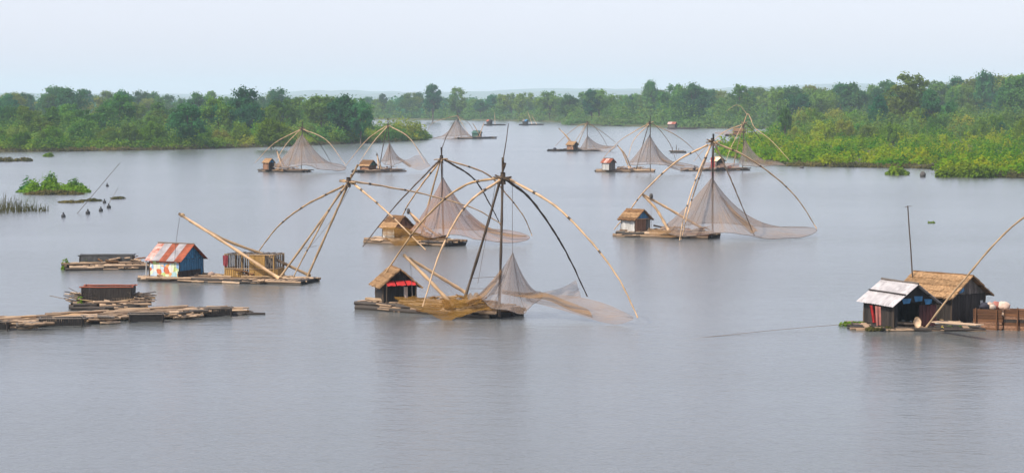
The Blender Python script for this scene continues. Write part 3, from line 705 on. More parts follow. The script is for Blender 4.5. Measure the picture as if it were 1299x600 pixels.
def hut(label, base, yaw, L, W, wall_h, rise, roof='thatch', roof_mats=('thatch',), side='plank_grey', gable='plank_dark', tri=None, over=.3, door=(.35, .65), pw=.24, seed=0, straws=40, name='raft_hut', group='huts on the rafts', floor=True, back=None, side_gap=None):
    rs = random.getstate(); random.seed(seed + 500); rr = random.Random(seed)
    base = Vector(base); R = Matrix.Rotation(yaw, 3, 'Z')
    t = thing(name, label, 'hut', base, group)
    w = lambda x, y, z: base + R @ Vector((x, y, z))
    hx, hy = L / 2, W / 2
    for sx in (-1, 1):
        for sy in (-1, 1): log(t, w(sx * hx, sy * hy, -.12), w(sx * hx, sy * hy, wall_h + .05), .055, 'bamboo_dark', 'post')
    def wallrun(p, q, h, m, gaps=(), nm='wall_plank', z0=0.0):
        d = Vector(q) - Vector(p); n = max(3, int(d.length / pw))
        up = Vector((-d.y, d.x, 0)).normalized()
        for i in range(n):
            u = (i + .5) / n
            z1 = h
            if any(g0 < u < g1 for g0, g1 in gaps): continue
            c = Vector(p) + d * u
            plank(t, w(c.x, c.y, z0 + U(-.03, .02)), w(c.x, c.y, z1 + U(-.03, .02)), d.length / n * .94, .03 + U(0, .012), m, nm, R @ up)
    if side: wallrun((-hx, -hy), (hx, -hy), wall_h, side, side_gap or ())
    wallrun((-hx, hy), (hx, hy), wall_h, back or side or gable)
    wallrun((hx, -hy), (hx, hy), wall_h, gable, (door,) if door else ())
    wallrun((-hx, -hy), (-hx, hy), wall_h, gable)
    if floor: plank(t, w(-hx, 0, -.03), w(hx, 0, -.03), W, .06, 'plank_dark', 'floor_board')
    for sx in (-1, 1):                                        # gable triangle boards
        m = tri or gable; n = max(4, int(W / pw))
        for i in range(n):
            y0, y1 = -hy + W * i / n, -hy + W * (i + .94) / n
            h0, h1 = rise * (1 - abs(y0) / hy), rise * (1 - abs(y1) / hy); x = sx * (hx - .01)
            vs = [w(x + dx, y, z) for dx in (0, .03 * sx) for (y, z) in ((y0, wall_h + .02), (y1, wall_h + .02), (y1, wall_h + h1), (y0, wall_h + h0))]
            build('gable_board', vs, [(0, 1, 2, 3), (7, 6, 5, 4), (0, 4, 5, 1), (1, 5, 6, 2), (2, 6, 7, 3), (3, 7, 4, 0)], m, t)
    sl = math.atan2(rise, hy); ox = over; oy = over
    for sy in (-1, 1):
        nrm = R @ Vector((0, sy * math.sin(sl), math.cos(sl)))
        e0 = lambda x, v: w(x, sy * (hy + oy * math.cos(sl)) * v, wall_h + rise - (rise + oy * math.sin(sl)) * v + .06)
        pv, pf = [], []
        for v in (.08, .5, .94):
            b_ = len(pv); tv, tf = tube_geo([e0(-hx - ox * .8, v) - nrm * .04, e0(0, v) - nrm * .04, e0(hx + ox * .8, v) - nrm * .04], .035, .035, 5)
            pv += tv; pf += [tuple(b_ + k for k in q) for q in tf]
        rf = build('roof_frame', pv, pf, 'bamboo_dark', t)
        if roof == 'thatch':
            nc = 4
            for c in range(nc):
                v0, v1 = max(0, c / nc - .06), (c + 1) / nc
                thatch_course(rf, e0(-hx - ox, v0), e0(hx + ox, v0), e0(-hx - ox, v1), e0(hx + ox, v1), nrm, rr.choice(roof_mats), .09, rr, straws)
        else:
            ns = len(roof_mats); g = (L + 2 * ox) / ns
            for c in range(ns):
                x0 = -hx - ox + g * c; lift = nrm * (.018 * (c % 2))
                tin_sheet(rf, e0(x0 - .02, 0) + lift, e0(x0 + g + .02, 0) + lift, e0(x0 - .02, 1) + lift, e0(x0 + g + .02, 1) + lift, nrm, roof_mats[c])
    rp = w(-hx - ox, 0, wall_h + rise + .10); rq = w(hx + ox, 0, wall_h + rise + .10)
    log(t, rp, rq, .07, 'thatch_dark' if roof == 'thatch' else 'plank_grey', 'ridge_pole')
    random.setstate(rs)
    t['_w'] = 0; del t['_w']
    return t, w

def blob(name, c, rx, ry, rz, m, label=None, cat=None, group=None, seed=0, parent=None, neck=0, lump=.08):
    rr = random.Random(seed); vs, fs = [], []; nu, nv = 10, 7; c = Vector(c)
    for j in range(nv):
        ph = math.pi * (j + .35) / (nv - .3) - math.pi / 2
        for i in range(nu):
            th = 2 * math.pi * i / nu; k = 1 + rr.uniform(-lump, lump)
            vs.append(c + Vector((rx * math.cos(ph) * math.cos(th) * k, ry * math.cos(ph) * math.sin(th) * k, rz * math.sin(ph) * k)))
    for j in range(nv - 1):
        for i in range(nu): fs.append((j * nu + i, j * nu + (i + 1) % nu, (j + 1) * nu + (i + 1) % nu, (j + 1) * nu + i))
    fs += [tuple(range(nu))[::-1], tuple((nv - 1) * nu + i for i in range(nu))]
    if neck:
        k = len(vs); a, f2 = tube_geo([c + Vector((0, 0, rz * .8)), c + Vector((0, 0, rz * 1.25)), c + Vector((0, 0, rz + neck))], rx * .35, rx * .3, 6)
        vs += a; fs += [tuple(i + k for i in q) for q in f2]
    if parent is not None: return build(name, vs, fs, m, parent, True)
    return build_top(name, vs, fs, m, c - Vector((0, 0, rz)), label, cat, group, True)
def cloth(name, pts, m, parent=None, label=None, cat=None, ripple=.04, seed=0, n=8):
    """hanging cloth between four corners: top-left, top-right, bottom-right, bottom-left"""
    rr = random.Random(seed); p = rr.uniform(0, 6); a, b, c, d = [Vector(q) for q in pts]; vs, fs = [], []
    nr = (b - a).cross(d - a).normalized()
    for i in range(n + 1):
        for j in range(n + 1):
            u, v = i / n, j / n; q = a.lerp(b, u).lerp(d.lerp(c, u), v)
            vs.append(q + nr * ripple * math.sin(9 * u + p + 2 * v) * (.3 + v))
    m1 = len(vs); vs += [v - nr * .012 for v in vs]
    for i in range(n):
        for j in range(n):
            k = i * (n + 1) + j; q = (k, k + 1, k + n + 2, k + n + 1); fs += [q, tuple(m1 + z for z in q[::-1])]
    if parent is not None: return build(name, vs, fs, m, parent, True)
    return build_top(name, vs, fs, m, d, label, cat, None, True)

# ================================================================== RAFT 1: nearest, centre
Y1 = 136.0
raft('long bamboo raft under the nearest lift net and red awning hut', G(472, 389.6), G(642, 401.6), 3.0, 9, .38, .21, deck_z=.50, mats=('log', 'log', 'log_pale', 'log_dark', 'plank_brown'), dark_end=(.56, .99), seed=1, clutter=22, loose=14)
h1, w1 = hut('thatched hut with red striped awning on the nearest lift net raft', on(502, 391.3, .55), math.radians(-76), 2.5, 2.05, 1.02, .88, 'thatch', ('thatch', 'thatch', 'thatch'), side='plank_dark', gable='plank_black', tri='plank_black', over=.36, door=(.62, .94), seed=1, straws=110)
aw = [w1(1.32, -.9, 1.26), w1(1.32, .9, 1.30), w1(1.9, .98, 1.04), w1(1.9, -.92, 1.0)]
for i in range(3):
    a, b = aw[0].lerp(aw[1], i / 3 + .01), aw[0].lerp(aw[1], (i + 1) / 3 - .03); c, d = aw[3].lerp(aw[2], (i + 1) / 3 - .03), aw[3].lerp(aw[2], i / 3 + .01)
    cloth('awning_panel', (a, b, c, d), 'red_cloth', h1, ripple=.015, seed=i)
for yy in (-1.0, 1.0): log(h1, w1(1.86, yy * .92, -.1), w1(1.86, yy * .92, 1.08), .04, 'bamboo_dark', 'awning_post')
cloth('white_curtain', (w1(1.4, .25, .9), w1(1.4, .48, .9), w1(1.4, .48, .15), w1(1.4, .25, .15)), 'white_cloth', h1, ripple=.02)
ct = thing('wooden_crate', 'small wooden crate on the deck of the nearest lift net raft', 'crate', P(569, 374, Y1 + .6))
cz = P(569, 374, Y1 + .6); cz.z = .56; ct.location = cz
for i in range(3):
    for sx in (-1, 1): plank(ct, cz + Vector((-.3, sx * .26, .08 + i * .19)), cz + Vector((.3, sx * .26, .08 + i * .19)), .03, .15, 'log', 'crate_slat')
    for sx in (-1, 1): plank(ct, cz + Vector((sx * .28, -.245, .08 + i * .19)), cz + Vector((sx * .28, .245, .08 + i * .19)), .03, .15, 'plank_grey', 'crate_slat')
plank(ct, cz + Vector((-.32, 0, .56)), cz + Vector((.32, 0, .56)), .58, .03, 'log_pale', 'lid')
rig('tallest bamboo lift net frame in the foreground, on the raft with the red awning hut', Y1, (615, 395),
    [('bamboo_dark', (590, 377, .9), (614, 300, .5), (637, 220, .1), (641, 207, 0)), ('bamboo_dark', (633, 402, -1.0), (636, 300, -.5), (638, 200, .1))],
    [('bamboo', (647, 228), (700, 258, -2), (744, 300, -3.5), (784, 352, -5), (809, 403, -6)),
     ('bamboo_dark', (641, 227), (676, 256, 2), (716, 316, 4.5), (745, 376, 6)),
     ('bamboo', (634, 229), (592, 260, -2), (560, 316, -4.5), (536, 389, -6)),
     ('bamboo_mid', (632, 226), (588, 236, 2), (540, 276, 4), (496, 336, 5.5), (478, 368, 6))],
    [('bamboo', (575, 388, -1.0), (545, 356, -.6), (512, 323, .1)), ('bamboo', (592, 372, 1.0), (556, 350, .6), (518, 327, .2))],
    [('bamboo_dark', (638, 204), (642, 180), (645, 157))],
    [((650, 231), (650, 280, -.6), (650, 322, -.7)), ((596, 353, .8), (628, 351, 0)), ((594, 366, .8), (622, 366, 0)), ((520, 330, .2), (522, 350, .2), (523, 376, .2)), ((629, 231), (606, 360))],
    5, 1.0, None, (638, 226))
net('grey net peaked under the foreground frame, ochre folds draped over the raft', Y1, (650, 400),
    [dict(peak=(650.5, 320, -.7), loop=[(604, 376, 0, 1.35), (626, 389, -2, 1.5), (656, 397, -2.3, 1.7), (676, 388, -1.5, 2.0), (688, 372, 0, 1.9), (664, 374, 2.5, 1.7), (628, 374, 2, 1.4)], m='net', seed=2, ripple=.05)],
    [dict(top=[(686, 371, .8), (712, 365, 3), (731, 355, 5)], bot=[(684, 376, .5), (712, 380, 1), (737, 377, 2.5)], m='net', seed=3, sag=.05),
     dict(top=[(664, 372, -.6), (700, 373, 0), (736, 377, .5), (770, 386, -2), (803, 401, -5)], bot=[(668, 382, -1), (705, 391, -2), (735, 400, -3), (766, 409, -4.5), (786, 411, -5), (804, 405, -5.4)], m='net', seed=4, sag=.1),
     dict(top=[(637, 367, -1.2), (664, 371, -1.4), (690, 371, -1.2), (715, 380, -1.6), (746, 392, -2.6)], bot=[(637, 373, -1.3), (664, 377, -1.6), (695, 381, -1.6), (724, 394, -2.2), (752, 403, -3.2)], m='net_band', seed=5, sag=.05),
     dict(top=[(500, 377, -.9), (528, 377, -1.0), (560, 379, -1.0), (600, 381, -.9), (640, 386, -.8)], bot=[(506, 384, -1.7), (526, 392, -1.8), (546, 399, -1.9), (566, 408, -2.1), (582, 402, -2.0), (602, 396, -2.0), (622, 394, -1.8), (640, 391, -1.6)], m='net_ochre', seed=6, nu=64, nv=16, sag=.1, ripple=.06, crumple=.13, name='net_drape'),
     dict(top=[(560, 379, -.6), (585, 374, -.4), (606, 372, -.2)], bot=[(562, 392, -1.6), (588, 390, -1.5), (612, 385, -1.2)], m='net_ochre', seed=8, nu=40, nv=12, sag=.1, crumple=.13, name='net_drape'),
     dict(top=[(634, 343, -1.0), (622, 358, -1.1), (606, 374, -1.2), (590, 383, -1.4)], bot=[(638, 345, -1.0), (627, 362, -1.2), (612, 379, -1.4), (596, 388, -1.6)], m='net_band', seed=7, sag=.02, name='net_hem')])

# ================================================================== RAFT 2: behind the nearest, centre left
Y2 = 204.0
raft('bamboo raft behind the foreground frame, ochre net bundled along its side', G(478, 307), G(576, 312), 2.8, 7, .5, .20, deck_z=.46, mats=('log', 'log', 'log_pale', 'log_dark', 'plank_brown'), dark_end=(.4, 1.0), seed=2, clutter=34, loose=6)
h2, w2 = hut('orange walled hut with sagging thatch behind the foreground lift frame', on(504, 308.2, .50), math.radians(-52), 1.9, 1.9, 1.0, .85, 'thatch', ('thatch_dark', 'thatch'), side='plank_white', gable='plank_orange', tri='plank_orange', seed=2, straws=50, door=None)
log(h2, w2(1.0, -.95, 1.0), w2(1.0, .95, 1.0), .05, 'bamboo', 'tie_beam')
rig('bamboo lift net frame standing second from the front, left of the tallest frame', Y2, (562, 305),
    [('bamboo_dark', (563, 308, -.6), (561, 250, -.3), (560, 187)), ('bamboo_mid', (533, 303, .8), (546, 250, .5), (559, 203))],
    [('bamboo_dark', (557, 204), (540, 221, -2), (500, 263, -5), (460, 313, -7)), ('bamboo', (558, 204), (520, 256, 3), (498, 300, 6)),
     ('bamboo', (563, 202), (616, 220, 2), (642, 246, 4), (664, 274, 5), (675, 299, 6)), ('bamboo_dark', (564, 203), (600, 226, 3), (622, 260, 5), (635, 286, 6))],
    [('bamboo', (564, 305, -.8), (540, 288, -.4), (519, 269, 0)), ('bamboo', (548, 306, .6), (535, 290, .4), (521, 271, .1))],
    [('bamboo_dark', (560, 190), (567, 172), (577, 154))], [((562, 203), (562, 226))], 4, 1.05, (518, 268, 0), (560, 202))
net('rosy grey net hung in a tall peak from the second frame', Y2, (600, 308),
    [dict(peak=(562, 225, -.3), loop=[(518, 294, 0, 1.25), (545, 300, -2.5, 1.3), (575, 299, -3, 1.3), (610, 303, -3, 1.6), (640, 309, -3, 2.3), (672, 300, 0, 2.5), (625, 291, 3, 2.3), (580, 291, 3, 1.4), (540, 291, 3, 1.2)], m='net_pink', seed=12, ripple=.12)],
    [dict(top=[(484, 289, -1), (510, 289, -1.4), (535, 296, -1.5), (560, 297, -1.2)], bot=[(489, 303, -1.8), (505, 313, -2.2), (522, 313, -2.2), (560, 303, -1.6)], m='net_ochre', seed=13, nu=40, nv=12, sag=.1, crumple=.13, name='net_drape'),
     dict(top=[(595, 272, .5), (612, 285, -.5), (640, 295, -1), (668, 299, -.5)], bot=[(590, 274, .3), (606, 290, -.7), (638, 299, -1.2), (668, 301, -.6)], m='net_band', seed=14, sag=.03, name='net_hem')])

# ================================================================== RAFT 3: right of centre
Y3 = 213.0
raft('bamboo raft right of the centre, small hut with white side wall at its left end', G(786, 299), G(904, 302), 2.8, 7, .5, .20, deck_z=.46, mats=('log', 'log', 'log_pale', 'log_dark', 'plank_brown'), dark_end=(.62, 1.0), seed=3, clutter=44, loose=12)
h3, w3 = hut('small hut with white side wall and blue tarp gable right of the centre', on(806, 299.4, .50), math.radians(-47), 1.8, 2.0, 1.15, .78, 'thatch', ('thatch_dark', 'thatch'), side='plank_white', gable='plank_orange', tri='blue_tarp', seed=3, straws=50, door=(.7, .95))
log(h3, w3(.95, -1.0, 1.15), w3(.95, 1.0, 1.15), .05, 'bamboo', 'tie_beam')
rig('bamboo lift net frame with thick pale legs right of the centre', Y3, (903, 298),
    [('bamboo_dark', (904, 299, -.4), (904, 240, -.2), (905, 170))],
    [('bamboo', (898, 184), (860, 204, 2), (820, 240, 4), (795, 272, 5), (779, 291, 5.5)), ('bamboo', (902, 184), (884, 224, -2), (869, 270, -4), (862, 305, -5)),
     ('bamboo_dark', (905, 181), (915, 200, -2), (934, 244, -4), (957, 299, -5)), ('bamboo', (908, 182), (945, 198, 1), (985, 226, 3), (1013, 254, 4), (1036, 290, 5)),
     ('bamboo', (901, 185), (888, 222, -1.6), (875, 262, -3.2), (864, 304, -4.4))],
    [('bamboo', (893, 291, .8), (850, 266, .5), (814, 246, 0)), ('bamboo', (848, 292, -.8), (833, 266, -.3), (816, 248, .1))],
    [], [((903, 186), (903, 226)), ((826, 254, .2), (826, 275, .2), (826, 295, .2))], 6, 1.15, (826, 249, .1), (904, 180))
net('wide grey net tent right of the centre reaching far to the right', Y3, (905, 298),
    [dict(peak=(903, 225, -.2), loop=[(832, 292, .5, 1.3), (858, 299, -2.4, 1.25), (905, 296, -3, 1.2), (945, 298, -4, 1.5), (985, 303, -4, 2.3), (1010, 302, -2.5, 2.8), (1036, 291, 2, 3.0), (985, 288, 5, 2.4), (930, 284, 4.5, 1.4), (870, 286, 3.5, 1.2)], m='net', seed=22, ripple=.12)],
    [dict(top=[(915, 249, -.5), (935, 270, -1.5), (955, 287, -2.2), (962, 293, -2.6)], bot=[(912, 250, -.5), (931, 273, -1.6), (948, 291, -2.4), (952, 297, -3)], m='net_band', seed=23, sag=.02, name='net_hem'),
     dict(top=[(822, 289, -1), (840, 292, -1.3), (862, 294, -1.5)], bot=[(824, 297, -1.7), (842, 301, -2), (862, 301, -2)], m='net_band', seed=24, sag=.05, name='net_drape')])

# ================================================================== RAFT 4: left, striped roof
Y4 = 162.0
raft('long raft carrying the striped roof hut and the slatted shed', G(188, 354), G(388, 359), 3.4, 9, .42, .13, deck='log_pale', deck_z=.28, seed=4, clutter=14, loose=12, dark_end=(.76, 1.0))
h4, w4 = hut('hut with rust and white striped tin roof and painted front wall', on(224, 354.6, .33), math.radians(-26), 2.55, 3.0, 1.2, 1.0, 'tin', ('tin_peel', 'tin', 'tin_rust', 'tin', 'tin_rust'), side='mural', gable='blue_paint', tri='blue_paint', over=.28, door=None, seed=4, pw=.3)
for i in range(5): plank(h4, w4(1.31, -1.45 + .58 * i, .02), w4(1.31, -1.45 + .58 * i, .42), .55, .03, 'plank_dark', 'base_board', Vector((math.cos(math.radians(-26)), math.sin(math.radians(-26)), 0)))
cloth('red_cloth', (w4(-.7, -1.56, 1.16), w4(.9, -1.56, 1.16), w4(.85, -1.6, .98), w4(-.65, -1.6, .98)), 'tin_rust', h4, ripple=.03)
for q in ((-1.45, -1.35),): log(h4, w4(q[0], q[1] - .3, -.1), w4(q[0], q[1] - .3, 1.15), .05, 'plank_white', 'porch_post')
# slatted shed
sb = on(323, 356.5, .33); SY = math.radians(-15); SR = Matrix.Rotation(SY, 3, 'Z')
sh = thing('slatted_shed', 'yellow slatted bamboo shed with flat top on the left raft', 'shed', sb)
sw = lambda x, y, z: sb + SR @ Vector((x, y, z))
SL, SWd, SH = 3.7, 2.0, 1.62
for x in (-SL / 2, -.55, .35, 1.15, SL / 2):
    for y in (-SWd / 2, SWd / 2): log(sh, sw(x, y, -.1), sw(x, y, SH + .03), .05, 'plank_yellow', 'post')
for y in (-SWd / 2 - .03, SWd / 2 + .03):
    for z in (.62, SH): plank(sh, sw(-SL / 2, y, z), sw(SL / 2, y, z), .05, .06, 'bamboo_mid', 'rail')
for x in (-SL / 2 - .03, SL / 2 + .03):
    for z in (.62, SH): plank(sh, sw(x, -SWd / 2, z), sw(x, SWd / 2, z), .05, .06, 'bamboo_mid', 'rail')
random.seed(44)
fy = SR @ Vector((0, -1, 0)); fx = SR @ Vector((1, 0, 0))
for i in range(22):                                          # front: low fence, gap, boarded panel
    x = -SL / 2 + .08 + i * (SL - .16) / 21
    if -.55 < x < -.02: continue
    full = .0 < x < 1.15
    plank(sh, sw(x, -SWd / 2, .02), sw(x, -SWd / 2, SH - .03 if full else .60), .165 if full else .13, .03, 'plank_yellow', 'slat', fy)
    if not full: plank(sh, sw(x, -SWd / 2 + .01, .62), sw(x, -SWd / 2 + .01, SH - .03), .05, .03, 'plank_grey', 'slat', fy)
    plank(sh, sw(x, SWd / 2, .02), sw(x, SWd / 2, SH - .03), .12, .03, 'plank_grey', 'slat', fy)
for i in range(9):
    y = -SWd / 2 + .1 + i * (SWd - .2) / 8
    for sx in (-1, 1):
        plank(sh, sw(sx * SL / 2, y, .02), sw(sx * SL / 2, y, .6), .15, .03, 'plank_yellow', 'slat', fx)
        plank(sh, sw(sx * SL / 2, y, .62), sw(sx * SL / 2, y, SH - .02), .07, .03, 'plank_grey', 'slat', fx)
for i in range(8): plank(sh, sw(-SL / 2 + .25 + i * .46, -SWd / 2, SH + .05), sw(-SL / 2 + .25 + i * .46, SWd / 2, SH + .05), .2, .03, 'plank_grey', 'roof_slat')
cloth('hung_cloth', (sw(-SL / 2 - .12, -SWd / 2 - .08, 1.55), sw(-SL / 2 + .28, -SWd / 2 - .08, 1.55), sw(-SL / 2 + .22, -SWd / 2 - .1, .75), sw(-SL / 2 - .1, -SWd / 2 - .1, .82)), 'maroon_cloth', None, 'dull red cloth hung on the corner of the slatted shed', 'cloth', .03)
tr4 = rig('raised leaning lift net frame with long pale boom on the left raft', Y4, (370, 356),
    [('bamboo_mid', (350, 359, -1.2), (398, 293, -.6), (441, 232, 0), (454, 209, .3)), ('bamboo_mid', (389, 353, 1.0), (417, 290, .5), (442, 233, .1), (446, 221, 0))],
    [('bamboo_mid', (436, 236), (387, 261, 3), (353, 287, 5), (324, 324, 6)), ('bamboo', (446, 231), (490, 268, -3), (540, 317, -6)),
     ('bamboo', (440, 229), (490, 237, 2), (540, 247, 4), (600, 264, 5.5), (637, 285, 6.5)), ('bamboo_mid', (440, 234), (420, 262, -2), (383, 330, -5.5), (372, 352, -6.2))],
    [('bamboo', (354, 353, -1.4), (290, 311, -.7), (227, 271, 0)), ('bamboo_mid', (394, 350, 1.2), (340, 325, .8), (287, 305, .4), (240, 280, .1))],
    [], [((228, 276), (223, 310), (221, 345)), ((447, 232), (420, 280, .4), (389, 318, 1)), ((383, 315, .4), (402, 312, .7))], 7, 1.0, None, (442, 231))
blob('boom_lashing', P(231, 273, Y4), .22, .14, .14, 'bamboo_mid', parent=tr4)

# ================================================================== farther rafts
Y5 = 405.0
raft('dark raft farthest left of the lift nets, before the lime bush', G(333, 217.5), G(390, 218.5), 3.0, 5, 1.0, .2, deck='log_dark', mats=('log_dark', 'log_dark', 'log'), seed=5, clutter=34, loose=4)
hut('tan hut on the farthest left lift net raft', on(341, 218.1, .42), math.radians(-40), 1.4, 1.4, 1.2, .65, 'thatch', ('thatch',), over=.18, side='plank_orange', gable='plank_dark', tri='blue_paint', seed=5, straws=0, pw=.4, door=(.4, .7))
rig('bamboo lift net frame farthest left, before the lime bush', Y5, (382, 218),
    [('bamboo_dark', (382, 218), (383, 190), (384, 154)), ('bamboo_mid', (365, 215, 1), (374, 185, .5), (383, 163))],
    [('bamboo', (382, 164), (348, 182, 3), (323, 207, 6)), ('bamboo', (382, 164), (364, 182, -3), (350, 204, -5)), ('bamboo', (384, 164), (414, 178, -3), (438, 209, -6)), ('bamboo_dark', (384, 165), (404, 181, 3), (421, 208, 6))],
    [('bamboo', (362, 213), (350, 190)), ('bamboo', (358, 213, -1), (351, 191))], [], [], 4, 0.95, (351, 192), (383, 163))
net('pale net tent farthest left, before the lime bush', Y5, (395, 214),
    [dict(peak=(383, 170), loop=[(346, 212, 0, 1.15), (362, 213, -3, 1.1), (385, 210, -4, 1.05), (405, 214, -4, 1.2), (425, 217, -3, 1.2), (439, 213, 0, 2.0), (415, 206, 4, 1.6), (380, 208, 4, 1.1)], m='net', seed=32, ripple=.12)],
    [dict(top=[(348, 207, -1.5), (356, 209, -2)], bot=[(350, 216, -2), (360, 218, -2.2)], m='net_band', seed=33, name='net_drape')])

Y6 = 401.0
raft('raft with shaggy hut before the low point of the left bank', G(455, 219), G(506, 217.5), 3.2, 5, 1.0, .2, deck='log', mats=('log_dark', 'log_dark', 'log'), seed=6, clutter=40, loose=6)
hut('shaggy hut with dark green gable before the low point of the left bank', on(467, 218.6, .42), math.radians(-40), 2.1, 1.9, .8, .8, 'thatch', ('thatch_dark', 'thatch'), side='plank_orange', gable='plank_brown', tri='tin_green', seed=6, straws=10, pw=.4, door=None)
rig('bamboo lift net frame before the low point of the left bank', Y6, (496, 216),
    [('bamboo_dark', (497, 217), (494, 185), (492, 150)), ('bamboo_dark', (481, 215, 1), (487, 180, .5), (492, 160))],
    [('bamboo', (490, 160), (465, 178, 3), (438, 211, 6)), ('bamboo', (491, 161), (474, 180, -3), (456, 206, -5)), ('bamboo', (494, 160), (520, 176, -2), (539, 207, -5)), ('bamboo', (494, 160), (518, 174, 2), (545, 210, 5))],
    [('bamboo', (484, 214), (478, 196)), ('bamboo', (480, 214, -1), (479, 197))], [], [], 4, 0.95, (478, 196), (492, 160))
net('small peaked net with wing stretched right, before the low point of the left bank', Y6, (505, 212),
    [dict(peak=(494, 181), loop=[(483, 205, 0, 1.2), (492, 210, -2, 1.2), (502, 209, -2, 1.4), (511, 203, 0, 1.6), (498, 203, 2, 1.3)], m='net', seed=42, ripple=.05)],
    [dict(top=[(507, 203), (518, 202, 1), (532, 197, 3), (546, 210, 0)], bot=[(508, 205), (520, 212, -1), (533, 216, -2), (546, 211, -1)], m='net', seed=43),
     dict(top=[(503, 198), (512, 203), (522, 210, -1)], bot=[(502, 200), (510, 206), (520, 213, -1)], m='net_band', seed=44, sag=0)])

Y7 = 397.0
raft('raft with grey walled hut behind the frame right of the centre', G(757, 218), G(828, 218), 3.0, 5, 1.0, .2, deck='log', seed=7, clutter=44, loose=7, dark_end=(.7, 1.0))
hut('grey walled hut with rusty tin roof on a distant raft', on(772, 218.6, .42), math.radians(-42), 1.6, 1.6, 1.35, .6, 'tin', ('tin_rust', 'tin_peel', 'tin_rust'), side='plank_white', gable='plank_grey', seed=7, pw=.4, door=None)
rig('bamboo lift net frame of the raft with the rusty roofed grey hut', Y7, (825, 217),
    [('bamboo_dark', (825, 218), (825, 185), (825, 147)), ('bamboo_dark', (807, 215, 1), (815, 185, .5), (823, 158))],
    [('bamboo', (823, 157), (798, 171, 3), (784, 181, 4), (762, 204, 6)), ('bamboo', (823, 158), (804, 178, -3), (797, 200, -5)), ('bamboo_dark', (826, 157), (833, 161, -1), (849, 181, -4), (858, 205, -6)), ('bamboo', (826, 157), (856, 171, 2), (878, 188, 4), (892, 207, 6))],
    [('bamboo', (798, 213), (790, 194), (783, 184)), ('bamboo', (800, 212, 1), (793, 196), (783, 184.5))], [], [((825, 157), (824, 172))], 4, 0.95, None, (824, 156))
net('grey net tent of the raft with the rusty roofed grey hut', Y7, (830, 212),
    [dict(peak=(824, 171), loop=[(796, 207, 0, 1.25), (810, 210, -3, 1.15), (835, 208, -3, 1.2), (855, 213, -3, 2.2), (868, 216, -2, 2.6), (886, 211, 1, 3.0), (855, 206, 4, 2.4), (820, 205, 4, 1.2)], m='net', seed=52, ripple=.10)],
    [dict(top=[(832, 184), (838, 198, -.5), (848, 205, -1), (868, 210, -1)], bot=[(830.5, 185), (836, 200, -.5), (846, 208, -1), (868, 212, -1)], m='net_band', seed=53, sag=0, name='net_hem')])

Y8 = 410.0
raft('low raft with seated people and yellow tarp by the tip of the right bank', G(867, 217), G(945, 216), 2.6, 5, 1.0, .2, deck='log', seed=8, clutter=40, loose=9)
hut('tiny shelter under a yellow tarp on the raft by the right bank tip', on(911, 217.1, .42), math.radians(-60), 1.6, 1.7, 1.45, .6, 'tin', ('yellow_cloth', 'yellow_cloth'), side='white_cloth', gable='plank_black', seed=8, pw=.4, door=None)
cloth('red_cloth', (P(901.5, 200, Y8 - 1.5), P(906.5, 199, Y8 - 1.5), P(906.5, 213, Y8 - 1.5), P(902, 213.5, Y8 - 1.5)), 'red_cloth', None, 'red cloth hung beside the yellow tarp shelter', 'cloth')
rig('bamboo lift net frame with one high arched arm by the right bank tip', Y8, (942, 215),
    [('bamboo_dark', (942, 215), (943, 185), (944, 150)), ('bamboo_mid', (930, 213, 1), (936, 185, .5), (943, 158))],
    [('bamboo', (942, 158), (927, 188, -2), (921, 204, -4)), ('bamboo_dark', (946, 157), (960, 170, 2), (968, 183, 4)), ('bamboo', (943, 158), (948, 145, -.5), (952, 150, -1), (958, 163, -2), (978, 178, -3), (1001, 203, -6)), ('bamboo', (942, 158), (918, 168, 2), (895, 188, 4), (880, 205, 6))],
    [('bamboo', (916, 213), (905, 198)), ('bamboo', (913, 213, -1), (905, 198.5))], [('bamboo', (948, 146, -.5), (940, 135.5, -.2), (932, 134), (922, 141, .5))], [((944, 158), (945, 178))], 4, 0.95, None, (944, 156))
net('low brown net by the right bank tip', Y8, (955, 209),
    [dict(peak=(945, 177), loop=[(937, 207, 0, 1.2), (948, 211, -2, 1.3), (970, 211, -2, 2.2), (996, 209, -2, 2.8), (970, 204, 2, 2.3), (945, 203, 2, 1.3)], m='net', seed=62, ripple=.06)],
    [dict(top=[(893, 206, -.5), (915, 207, -1), (938, 207, -1)], bot=[(893, 212, -1.4), (915, 213, -1.6), (938, 212, -1.4)], m='net_pink', seed=63, name='net_drape')])

Y9 = 563.0
raft('raft with round topped hut in mid channel, farther off', G(698, 192), G(757, 191.5), 3.2, 5, 1.2, .22, deck='log_dark', mats=('log_dark', 'log', 'log_dark'), seed=9, clutter=36, loose=5)
hut('pale round topped hut on the mid channel raft', on(726, 192.1, .42), math.radians(-40), 2.0, 1.7, 1.2, .7, 'thatch', ('thatch',), side='plank_orange', gable='plank_dark', seed=9, straws=0, pw=.5, door=(.35, .65))
rig('bamboo lift net frame in mid channel beside the pale hut', Y9, (744, 191),
    [('bamboo_dark', (744, 191), (745, 175), (745, 154)), ('bamboo_mid', (731, 190, 1), (738, 172, .5), (745, 157))],
    [('bamboo_mid', (744, 157), (734, 160, 2), (718, 172, 4), (704, 186, 6)), ('bamboo_dark', (746, 157), (754, 161, -2), (764, 174, -4), (771, 187, -5)), ('bamboo_mid', (746, 157), (763, 167, 2), (781, 181, 5)), ('bamboo_mid', (744, 157), (733, 175, -3), (722, 190, -5))],
    [('bamboo', (728, 188), (718, 173), (709, 163)), ('bamboo', (731, 188, 1), (720, 174), (709, 163.5))], [], [], 4, 1.05, None, (745, 156))
